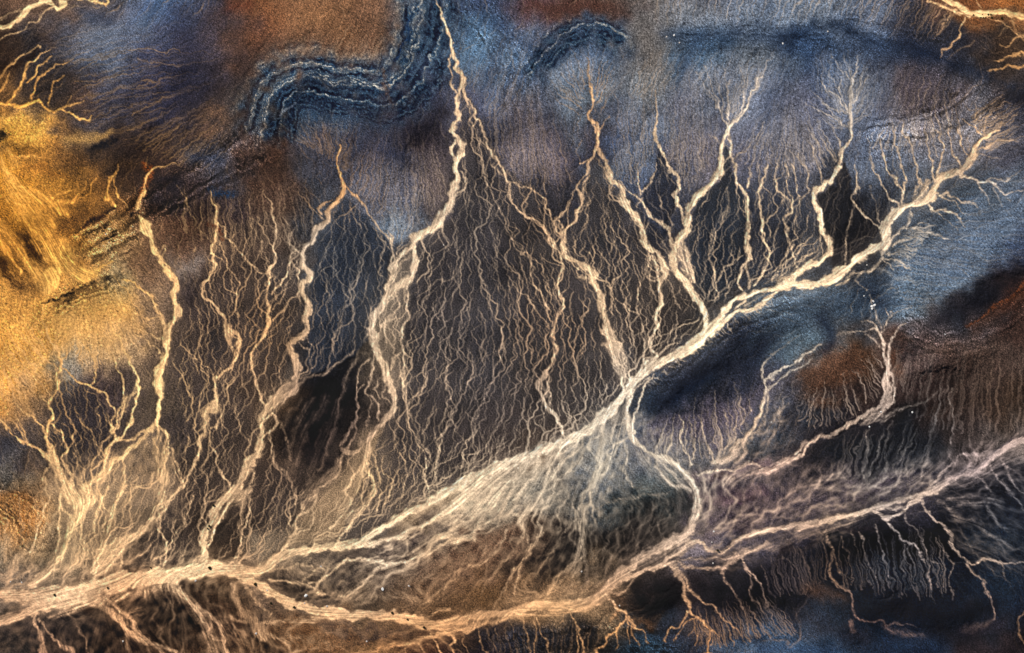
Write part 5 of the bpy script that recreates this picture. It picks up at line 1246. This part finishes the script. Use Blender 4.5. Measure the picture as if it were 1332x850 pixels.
# veins of paler silt left by run-off
vein = C*.34 + SAND*.60
fz = np.clip(ZF*1.0, 0, 1)
VAR = np.clip(.66 + .36*noise(16, 0, 94), .15, 1.25)
m = np.clip((L1*1.0 + (L2*.62 + L4*.66)*VAR + L5*.62)*fz + (L3*.34*VAR + L2*.16*VAR + L1*.12 + L5*.12)*slope, 0, .95)
m = m*np.clip(.60 + 2.2*lum[..., 0], .45, 1)
# runoff fades on open plains the survey marks as smooth
PL = np.ones((NY, NX), np.float32)
for op, soft, pts in SMOOTH: PL *= 1 - poly(pts, soft)*op
m = m*PL
m = np.maximum(m, np.clip(RAYM, 0, .9))
C = C*(1 + .05*fz[..., None]) 
C = C*(1 - m[..., None]) + vein*m[..., None]
BRK = noise(3, 0, 93)
HST = np.zeros((NY, NX), np.float32)
NZ7 = noise(7, 0, 5); NZ12 = noise(12, 0, 6)
def strata(line, seed, half, op, shift, relief):
    p = smooth(np.array([(a, b, 1.) for a, b in line]), 5); R_ = half*1.6 + 10
    x0 = int(max(0, p[:, 0].min() - R_ + MX)); x1 = int(min(NX, p[:, 0].max() + R_ + MX))
    y0 = int(max(0, p[:, 1].min() - R_ + MY)); y1 = int(min(NY, p[:, 1].max() + R_ + MY)); S_ = np.s_[y0:y1, x0:x1]
    xw = X[S_] + warp1[S_]*.10 + wob[0][S_]*.8; yw = Y[S_] + warp2[S_]*.10 + wob[1][S_]*.8
    best = np.full(xw.shape, 1e9, np.float32); sd = np.zeros_like(best); al = np.zeros_like(best)
    for n, (a, b) in enumerate(zip(p[:-1], p[1:])):
        d = (b - a)[:2]; L = d[0]**2 + d[1]**2 + 1e-6
        px = xw - a[0]; py = yw - a[1]; t = (px*d[0] + py*d[1])/L; tc = np.clip(t, 0, 1)
        q = (px - tc*d[0])**2 + (py - tc*d[1])**2; u = q < best
        best[u] = q[u]; sd[u] = (np.sign(px*d[1] - py*d[0])*np.sqrt(q))[u]; al[u] = ((n + tc)/len(p))[u]
    r = np.random.default_rng(seed); prof = r.standard_normal(200)
    prof = np.convolve(prof, [.3, .8, .3], 'same'); prof /= prof.std()
    z = (sd + shift)*(1 + .25*np.sin(al*5)) + 1.0*NZ7[S_]
    tone = np.interp(z*.62, np.arange(-100, 100), prof)
    tone = np.clip(tone*.9 + .45*BRK[S_]*np.abs(tone), -2, 2.4)
    msk = np.exp(-(sd/half)**4)*sstep(0, .10, al)*sstep(1, .90, al)*op
    msk = np.clip(msk*(1 + .30*NZ12[S_]), 0, 1)
    k = tone[..., None]; loc = C[S_]
    if relief >= 1:
        dark = np.array([.045, .085, .16]); mid = np.array([.17, .25, .33]); lit = np.array([.60, .60, .58])
    else:                                                # the layers keep the tint of their own hill
        dark = loc*.35; mid = loc*.95; lit = loc*1.35 + .07
    col_ = np.where(k < 0, mid + (dark - mid)*np.clip(-k/1.0, 0, 1), mid + (lit - mid)*np.clip(k/1.9, 0, 1))*(1 + .2*grain[S_][..., None])
    C[S_] = loc*(1 - msk[..., None]) + col_*msk[..., None]
    HST[S_] += tone*msk*relief
for a in STRATA: strata(*a)
# folded strata and tinted seams, with shade painted into hill creases and ridge flanks
for h, p in BANDS:
    d = np.zeros((NY, NX), np.float32); stroke(p, float(h[2])*(1 if float(h[2]) < 2.6 else 2.2), d, rag=rag)
    k = float(h[1]); brk = np.clip(.85 + .30*grain2 + .20*BRK, 0, 1.2) if float(h[2]) < 2.6 else 1.0
    mm = np.clip(d*k*brk, 0, 1)[..., None]
    C = C*(1 - mm) + hexc(h[0])*(1 + .16*grain[..., None])*mm
# sand
LL = np.maximum(np.maximum(L2, L4), np.maximum(L5*.8, L1))
st = np.clip(.89 + .05*STREAK3 + .03*STREAK2 + .13*blur(LL, .5) + .02*STREAK + .03*grain + .03*noise(6, 0, 92), .6, 1.3)[..., None]
halo = np.clip(blur(BEDM*BEDM, 4)*.40 + blur(BEDM*BEDM, 14)*.36, 0, .42)[..., None]  # warm glow around the beds mixed into the ground colour, with thin sand
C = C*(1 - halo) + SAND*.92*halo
MIST = np.zeros((NY, NX), np.float32)
for k, pts in MISTS: MIST = np.maximum(MIST, poly(pts, 7)*k)
mi = np.clip(MIST*(blur(L3, 2.0)*1.2 + blur(L1, 1.2)*.8 + .45*blur(L4, .8) + .20 + .035*STREAK2 + .03*STREAK3 + .12*noise(9, 0, 96)), 0, .85)[..., None]
C = C*(1 - mi) + SAND*.95*mi
sm = np.clip(SOFTM*(.74 + .10*STREAK3 + .10*STREAK2 + .45*blur(LL, .7)), 0, 1)[..., None]
C = C*(1 - sm) + (SAND*.97*st)*sm
brd = np.clip(BEDM*(1 + (.16*STREAK3 + .7*(LL - .35))*(1.02 - BEDM)), 0, 1)[..., None]
C = C*(1 - brd) + SAND*st*(.84 + .16*brd)*brd
for ch in range(3):                                  # unsharp mask on the ground colour, raising local contrast
    C[..., ch] += .55*(C[..., ch] - blur(C[..., ch], .9)) + .38*(C[..., ch] - blur(C[..., ch], 3.5))
C = np.clip(C, .010, 1)
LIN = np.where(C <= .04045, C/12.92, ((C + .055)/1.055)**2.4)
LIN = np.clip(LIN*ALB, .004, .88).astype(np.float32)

# ---------------------------------------------------------------- relief (metres)
H = 6.0*noise(50, 0, 101) + .9*noise(16, 0, 102)
for h, ww, pts in RIDGES:
    p = smooth(np.array([(a, b, 1.) for a, b in pts]), 10)
    best = np.full((NY, NX), 1e9, np.float32)
    for a, b in zip(p[:-1], p[1:]):
        d = (b - a)[:2]; L = d[0]**2 + d[1]**2 + 1e-6
        px = X + warp1*.4 - a[0]; py = Y + warp2*.4 - a[1]
        t = np.clip((px*d[0] + py*d[1])/L, 0, 1)
        best = np.minimum(best, (px - t*d[0])**2 + (py - t*d[1])**2)
    H += h*np.exp(-(np.sqrt(best + 150) - 12)/ww)
H += slope*PL*(.12*STREAK2 + .08*STREAK + .30*grain2) + .16*grain
H -= 12*blur(np.clip(L3 + .5*L1, 0, 1), 3.2)*(.25 + .75*slope)*(.4 + .6*PL)
H += HST
H -= 2.4*np.clip((L1 + .7*L4 + .7*L2)*fz + (.4*L3 + .35*L2)*slope + .6*RAYM, 0, 1.2) + 2.0*blur(BEDM, 1.2) + 4.0*blur(BEDM, 9)
edge = np.minimum(np.minimum(X + MX, NX - 1 - MX + 0*X - X + MX - MX), np.minimum(Y + MY, (NY - 1 - MY) - Y))
edge = np.minimum(np.minimum(X + MX, (NX - 1 - MX) - X), np.minimum(Y + MY, (NY - 1 - MY) - Y))
H = (H*sstep(0, 45, edge)).astype(np.float32)
k = sstep(0, 70, edge + 9*noise(14, 0, 131))[..., None]      # outside the river country the tints settle to plain desert
LIN = (LIN*k + np.array([.055, .046, .042], np.float32)*(1 + .15*mott[..., None])*(1 - k)).astype(np.float32)
LIN = np.clip(LIN, .004, .88)

# ---------------------------------------------------------------- materials
def principled(name, rough=.95):
    m = bpy.data.materials.new(name); m.use_nodes = True
    b = m.node_tree.nodes['Principled BSDF']; b.inputs['Roughness'].default_value = rough
    b.inputs['Specular IOR Level'].default_value = .15
    return m, m.node_tree, b
def ground_mat(name, scale, amt, bump):
    m, nt, b = principled(name); N = nt.nodes; Lk = nt.links
    at = N.new('ShaderNodeAttribute'); at.attribute_name = 'tint_and_shade'
    tc = N.new('ShaderNodeTexCoord')
    nz = N.new('ShaderNodeTexNoise'); nz.inputs['Scale'].default_value = scale; nz.inputs['Detail'].default_value = 4
    Lk.new(tc.outputs['Object'], nz.inputs['Vector'])
    mr = N.new('ShaderNodeMapRange'); mr.inputs['From Min'].default_value = .3; mr.inputs['From Max'].default_value = .7
    mr.inputs['To Min'].default_value = 1 - amt; mr.inputs['To Max'].default_value = 1 + amt
    Lk.new(nz.outputs['Fac'], mr.inputs['Value'])
    mx = N.new('ShaderNodeVectorMath'); mx.operation = 'SCALE'
    Lk.new(at.outputs['Color'], mx.inputs[0]); Lk.new(mr.outputs['Result'], mx.inputs['Scale'])
    Lk.new(mx.outputs['Vector'], b.inputs['Base Color'])
    bp = N.new('ShaderNodeBump'); bp.inputs['Strength'].default_value = .5; bp.inputs['Distance'].default_value = bump
    Lk.new(nz.outputs['Fac'], bp.inputs['Height']); Lk.new(bp.outputs['Normal'], b.inputs['Normal'])
    return m
M_ROCK = ground_mat('desert_rock', .22, .16, .8)
M_GRAVEL = ground_mat('alluvial_gravel', .30, .12, .5)
M_SAND = ground_mat('dry_river_sand', .16, .05, .25)

# ---------------------------------------------------------------- meshes: the ground is cut along its beds
def build(name, facemask, mat, kind='structure', label=None, cat=None):
    fj, fi = np.nonzero(facemask)
    if len(fj) == 0: return None
    a = fj*NX + fi
    quads = np.stack([a, a + NX, a + NX + 1, a + 1], 1)       # y runs south, so this order faces up
    u, inv = np.unique(quads.ravel(), return_inverse=True)
    me = bpy.data.meshes.new(name)
    me.vertices.add(len(u)); co = np.empty((len(u), 3), np.float32)
    co[:, 0] = wx(X.ravel()[u]); co[:, 1] = wy(Y.ravel()[u]); co[:, 2] = H.ravel()[u]
    me.vertices.foreach_set('co', co.ravel())
    n = len(quads); me.loops.add(n*4); me.polygons.add(n)
    me.loops.foreach_set('vertex_index', inv.astype(np.int32).ravel())
    me.polygons.foreach_set('loop_start', np.arange(0, n*4, 4, dtype=np.int32))
    me.polygons.foreach_set('loop_total', np.full(n, 4, np.int32))
    at = me.attributes.new('tint_and_shade', 'FLOAT_COLOR', 'POINT')  # ground colour, including the painted crease shade and bed glow
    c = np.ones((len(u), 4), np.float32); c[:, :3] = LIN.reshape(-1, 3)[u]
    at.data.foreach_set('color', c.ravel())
    me.materials.append(mat); me.update(calc_edges=True)
    o = bpy.data.objects.new(name, me); bpy.context.scene.collection.objects.link(o)
    if kind: o['kind'] = kind
    if label: o['label'] = label
    if cat: o['category'] = cat
    return o
F = OWN[:-1, :-1]
remain = np.ones((NY-1, NX-1), bool)
groups = {}
for n, k in enumerate(kinds):
    if k: groups.setdefault(k, []).append(n)
for k, ids in groups.items():
    msk = np.isin(F, ids) & remain
    build('dry_riverbed', msk, M_SAND, 'structure', k, 'riverbed'); remain &= ~msk
for nm, lab, pts in REGIONS:
    msk = (poly(pts, 0)[:-1, :-1] > .5) & remain
    build(nm, msk, M_GRAVEL if nm != 'hills' else M_ROCK, 'structure', lab, nm.replace('_', ' ')); remain &= ~msk
build('ground', remain, M_ROCK, 'structure', 'gravel and rock desert floor cut by countless small channels', 'ground')

# outer desert to the horizon, a sheet butting on the surveyed rectangle
m, nt, b = principled('far_desert')
nz = nt.nodes.new('ShaderNodeTexNoise'); nz.inputs['Scale'].default_value = .0012; nz.inputs['Detail'].default_value = 12
tc = nt.nodes.new('ShaderNodeTexCoord'); cr = nt.nodes.new('ShaderNodeValToRGB')
nt.links.new(tc.outputs['Object'], nz.inputs['Vector']); nt.links.new(nz.outputs['Fac'], cr.inputs['Fac'])
cr.color_ramp.elements[0].position = .35; cr.color_ramp.elements[0].color = (.015, .018, .028, 1)
cr.color_ramp.elements[1].position = .68; cr.color_ramp.elements[1].color = (.22, .13, .065, 1)
e = cr.color_ramp.elements.new(.5); e.color = (.05, .045, .045, 1)
nt.links.new(cr.outputs['Color'], b.inputs['Base Color'])
xs = [-60000, wx(-MX), wx(NX-1-MX), 60000]; ys = [-60000, wy(NY-1-MY), wy(-MY), 60000]
vs = [(x, y, 0) for y in ys for x in xs]
fs = [(j*4+i, j*4+i+1, j*4+i+5, j*4+i+4) for j in range(3) for i in range(3) if not (i == 1 and j == 1)]
me = bpy.data.meshes.new('desert_plain'); me.from_pydata(vs, [], fs); me.materials.append(m)
o = bpy.data.objects.new('desert_plain', me); bpy.context.scene.collection.objects.link(o)
o['kind'] = 'structure'; o['label'] = 'open brown and grey desert beyond the river country'; o['category'] = 'ground'

# ---------------------------------------------------------------- trees, shrubs and boulders standing on the ground
import random, bmesh
col = bpy.context.scene.collection
def plain(name, a, b_, scale, rough=.9):
    m, nt, b = principled(name, rough)
    nz = nt.nodes.new('ShaderNodeTexNoise'); nz.inputs['Scale'].default_value = scale; nz.inputs['Detail'].default_value = 5
    tc = nt.nodes.new('ShaderNodeTexCoord'); cr = nt.nodes.new('ShaderNodeValToRGB')
    nt.links.new(tc.outputs['Object'], nz.inputs['Vector']); nt.links.new(nz.outputs['Fac'], cr.inputs['Fac'])
    cr.color_ramp.elements[0].position = .35; cr.color_ramp.elements[0].color = a + (1,)
    cr.color_ramp.elements[1].position = .65; cr.color_ramp.elements[1].color = b_ + (1,)
    nt.links.new(cr.outputs['Color'], b.inputs['Base Color']); return m
M_LEAF = plain('acacia_leaf', (.012, .014, .007), (.035, .040, .016), 1.5)
M_SHRUB = plain('shrub_leaf', (.018, .020, .008), (.06, .055, .02), 2.0)
M_BARK = plain('dry_bark', (.06, .045, .03), (.12, .09, .06), 3.0)
M_WHITE = plain('white_rock', (.62, .60, .57), (.82, .81, .79), .6)
M_PALE = plain('pale_rock', (.40, .36, .33), (.62, .57, .52), .6)
def tube(bm, p, q, r0, r1, n=7):
    p = np.array(p, float); q = np.array(q, float); d = q - p; d /= np.linalg.norm(d)
    a = np.cross(d, [0, 0, 1] if abs(d[2]) < .9 else [1, 0, 0]); a /= np.linalg.norm(a); b = np.cross(d, a)
    R0 = [bm.verts.new(p + r0*(math.cos(t)*a + math.sin(t)*b)) for t in [2*math.pi*i/n for i in range(n)]]
    R1 = [bm.verts.new(q + r1*(math.cos(t)*a + math.sin(t)*b)) for t in [2*math.pi*i/n for i in range(n)]]
    for i in range(n): bm.faces.new((R0[i], R0[(i+1) % n], R1[(i+1) % n], R1[i]))
    bm.faces.new(R1); bm.faces.new(R0[::-1])
def link(name, bm, mat, parent=None):
    me = bpy.data.meshes.new(name); bmesh.ops.recalc_face_normals(bm, faces=bm.faces) if name != 'crown' else None
    bm.to_mesh(me); bm.free(); me.materials.append(mat)
    o = bpy.data.objects.new(name, me); col.objects.link(o); o.parent = parent; return o
def make_tree(name, R, h, trunk_h, mat, seed, leaves):
    rd = random.Random(seed); root = bpy.data.objects.new(name, None); col.objects.link(root)
    bm = bmesh.new(); tube(bm, (0, 0, -1), (.1, 0, trunk_h*.55), R*.09, R*.065)
    tips = []
    for k in range(6):
        a = k*math.pi/3 + rd.uniform(-.3, .3); L = R*rd.uniform(.45, .7)
        tip = (L*math.cos(a), L*math.sin(a), trunk_h + rd.uniform(.1, .4)*h*.5)
        tube(bm, (.1, 0, trunk_h*.5), tip, R*.045, R*.015, 5); tips.append(tip)
    link('trunk', bm, M_BARK, root)
    bm = bmesh.new()
    for _ in range(leaves):
        while True:
            x, y, z = rd.uniform(-1, 1), rd.uniform(-1, 1), rd.uniform(-1, 1)
            a = math.atan2(y, x); rr = 1 + .16*math.sin(3*a + seed) + .1*math.sin(7*a + 2*seed)
            q = (x*x + y*y)/(rr*rr) + z*z
            if .15 < q < 1: break
        c = np.array([x*R, y*R, trunk_h + h*.35 + z*h*.42]); s = R*rd.uniform(.10, .2)
        u = np.array([rd.gauss(0, 1) for _ in range(3)]); u /= np.linalg.norm(u)
        v = np.cross(u, [rd.gauss(0, 1) for _ in range(3)]); v /= np.linalg.norm(v)
        bm.faces.new([bm.verts.new(c + s*(u*math.cos(t) + v*math.sin(t))) for t in (0, 1.3, 2.6, 3.8, 5.1)])
    link('crown', bm, mat, root); return root
def make_boulder(name, R, mat, seed, flat=.55):
    rd = np.random.default_rng(seed); bm = bmesh.new(); bmesh.ops.create_icosphere(bm, subdivisions=3, radius=1)
    ph = rd.uniform(0, 6, 9); st = (rd.uniform(.85, 1.25), rd.uniform(.75, 1.1))
    for v in bm.verts:
        x, y, z = v.co
        k = 1 + .16*math.sin(2.3*x + ph[0])*math.sin(2.9*y + ph[1]) + .10*math.sin(5*z + 4*x + ph[2]) + .05*math.sin(9*y + 7*z + ph[3])
        k = min(k, 1.12)
        v.co = (x*k*R*st[0], y*k*R*st[1], z*k*R*flat + R*flat*.35)
    return link(name, bm, mat)
def copy_tree(r):
    c = r.copy(); col.objects.link(c)
    for ch in r.children:
        d = ch.copy(); col.objects.link(d); d.parent = c
    return c
def put(o, x, y, s, rot, label, cat, group, dz=0):
    o.location = (wx(x), wy(y), float(samp(H, np.array([x*1.]), np.array([y*1.]))[0]) + dz)
    o.scale = (s, s, s); o.rotation_euler = (0, 0, rot); o['label'] = label; o['category'] = cat; o['group'] = group
TREES = [(272.5,739,1.35,'biggest dark round tree on the bright sand where the sinuous riverbed joins'),
 (140,765,.95,'small dark tree mid stream on the broad lower left riverbed'),
 (70.5,774,1.0,'small dark tree nearest the left end of the broad riverbed'),
 (196,738.5,.7,'tiny dark tree on the upper bank of the broad pale riverbed'),
 (277.5,657.5,.95,'dark tree beside the sinuous riverbed, highest of the three along it'),
 (272,684.5,.95,'dark tree beside the sinuous riverbed, middle one of three'),
 (270,688,.7,'tiny dark tree beside the sinuous riverbed, lowest of three'),
 (332,760,1.35,'dark double sized tree at the tip of the black lens island'),
 (352.5,784.5,.85,'small dark tree on the sand south of the black lens island'),
 (382.5,790,1.1,'dark tree on the riverbed below the pale boulder of the lens island'),
 (510,797.5,1.0,'dark tree on the upper bank of the bottom riverbed, left of its bend'),
 (530,806,.85,'small dark tree on the bottom riverbed between two darker ones'),
 (551.5,816.5,1.05,'dark tree at the lowest bend of the bottom riverbed'),
 (933.5,716,1.0,'lone dark tree on the riverbed right of the round dark hill')]
t0 = make_tree('acacia_tree', 3.9, 5.5, 2.0, M_LEAF, 5, 420)
t1 = make_tree('acacia_tree', 3.7, 5.0, 1.8, M_LEAF, 9, 380)
for n, (x, y, s, lab) in enumerate(TREES):
    o = (t0, t1)[n] if n < 2 else copy_tree((t0, t1)[n % 2])
    put(o, x, y, s, n*1.1, lab, 'tree', 'acacia trees dotted along the riverbeds')
SHR = [(1266,20,1.0,'low dark bush at the left end of the bush row by the top right riverbed'),
 (1275.5,23.3,.9,'flat dark bush in the long dark line under the top right riverbed, left part'),
 (1279,23.6,1.0,'flat dark bush in the long dark line under the top right riverbed, middle part'),
 (1282,23.4,.9,'flat dark bush in the long dark line under the top right riverbed, right part'),
 (1285.8,19.1,1.0,'round dark bush on the orange sand, left one of a pair'),
 (1289,19.2,1.0,'round dark bush on the orange sand, right one of a pair'),
 (1286,23,.7,'small olive bush below the pair on the orange sand'),
 (1290.2,23.5,1.45,'biggest olive green bush under the top right riverbed'),
 (1278,19,.6,'tiny dark bush on the orange sand left of the round pair'),
 (1303,24,1.3,'dark reddish shaded bush at the right end of the bush row')]
s0 = make_tree('desert_shrub', 3.2, 3.0, .5, M_SHRUB, 3, 260)
for n, (x, y, s, lab) in enumerate(SHR):
    put(s0 if n == 0 else copy_tree(s0), x, y, s, n*.9, lab, 'shrub', 'bushes along the top right riverbed')
BLD = [(1134.2,398.8,4.6,1,'tall white outcrop, lower left of the white cluster in the dark gully'),
 (1134.4,401.8,4.2,1,'white rock touching the south end of the tall white outcrop'),
 (1137.6,397.3,3.9,1,'white rock, right one of the bright cluster in the dark gully'),
 (1135.8,392.2,3.0,1,'dimmer white rock at the top of the bright cluster'),
 (1123.6,385.3,2.6,1,'lone small white rock up and left of the bright white cluster'),
 (397.8,775.2,5.4,1,'pinkish white boulder on the black lens shaped island'),
 (347.5,768,2.6,0,'small pale boulder near the left tip of the black lens island'),
 (417.5,737,2.6,0,'small pale boulder on dark ground above the lens island'),
 (425.2,789,2.6,0,'small pale boulder just above the bottom riverbed bank'),
 (396,785,2.2,0,'tiny pale boulder under the pinkish white one'),
 (497.8,766.5,5.0,1,'round white boulder on brown ground below the bright salt patch'),
 (532,762.5,3.0,0,'small pale boulder right of the round white boulder'),
 (477,834.5,2.4,0,'small pale boulder on the orange ground at the bottom'),
 (254.5,755.5,3.2,0,'pale boulder on brown ground under the widest sand'),
 (28,758,3.0,0,'pale boulder in grey ground above the far left sand, right one of two'),
 (13.5,757,2.4,0,'pale boulder in grey ground above the far left sand, left one of two'),
 (160.5,834,3.4,0,'pale boulder beside the black pit at the lower left'),
 (333,824.5,3.0,0,'pale boulder at the edge of the dark slope below the fork'),
 (928.5,691.5,2.8,1,'small white rock on striped ground right of the round hill'),
 (926,705.5,2.4,0,'tiny white rock on the sand above the lone dark tree'),
 (927.5,733,2.8,0,'small white rock below the lone dark tree'),
 (756.5,743.5,3.0,0,'pale rock among the braids above the lower riverbed'),
 (806,788,2.2,0,'tiny pale rock beside the small forked stream at the bottom'),
 (876.5,46.8,3.4,1,'bright white rock on the dark blue crest near the top'),
 (867,48.8,3.0,0,'dimmer pale rock left of the bright one on the blue crest'),
 (883.5,56.3,2.4,0,'faint pale rock on the slope below the blue crest'),
 (1017.5,57.8,2.8,1,'white rock in the darkest part of the blue crest'),
 (1131,555.5,2.8,1,'small white rock in the dark flat below the forked stream'),
 (1146,536,3.0,1,'white rock beside the mouth of the forked stream'),
 (1186.5,536.5,3.0,1,'lone white rock on the black flat right of the forked stream'),
 (1127.5,345,2.6,0,'tiny white rock on the island beside the main riverbed'),
 (1003.5,549.5,2.8,0,'pale rock left of the rust coloured hill'),
 (577,319,2.0,0,'tiny pale rock high in the big gravel fan'),
 (1076,42,2.2,0,'faint pale rock right along the blue crest')]
for n, (x, y, r, wt, lab) in enumerate(BLD):
    put(make_boulder('boulder', r, M_WHITE if wt else M_PALE, n + 2), x, y, 1, n*.8, lab, 'boulder', 'pale boulders scattered over the desert')


# ---------------------------------------------------------------- light, sky, camera
sc = bpy.context.scene
w = bpy.data.worlds.new('World'); sc.world = w; w.use_nodes = True
sky = w.node_tree.nodes.new('ShaderNodeTexSky'); sky.sky_type = 'NISHITA'; sky.sun_disc = False
EL, AZ = math.radians(45), math.radians(318)      # sun in the north-west
sky.sun_elevation = EL; sky.sun_rotation = AZ
bg = w.node_tree.nodes['Background']; bg.inputs['Strength'].default_value = .055
w.node_tree.links.new(sky.outputs['Color'], bg.inputs['Color'])
sl = bpy.data.lights.new('sun', 'SUN'); sl.energy = 4.7; sl.angle = math.radians(.5); sl.color = (1, .95, .88)
so = bpy.data.objects.new('sun', sl); sc.collection.objects.link(so)
so.rotation_euler = (math.pi/2 - EL, 0, -AZ + math.pi)
cam = bpy.data.cameras.new('camera'); co = bpy.data.objects.new('camera', cam); sc.collection.objects.link(co)
cam.lens = 200; cam.sensor_width = 36; D = W*CELL*200/36
co.location = (0, 0, D); co.rotation_euler = (0, 0, 0)
cam.clip_start = 10; cam.clip_end = 200000
sc.camera = co
sc.cycles.pixel_filter_width = 1.1
sc.view_settings.view_transform = 'Standard'; sc.view_settings.look = 'None'
sc.view_settings.gamma = 1; sc.view_settings.use_curve_mapping = False; sc.view_settings.exposure = 0
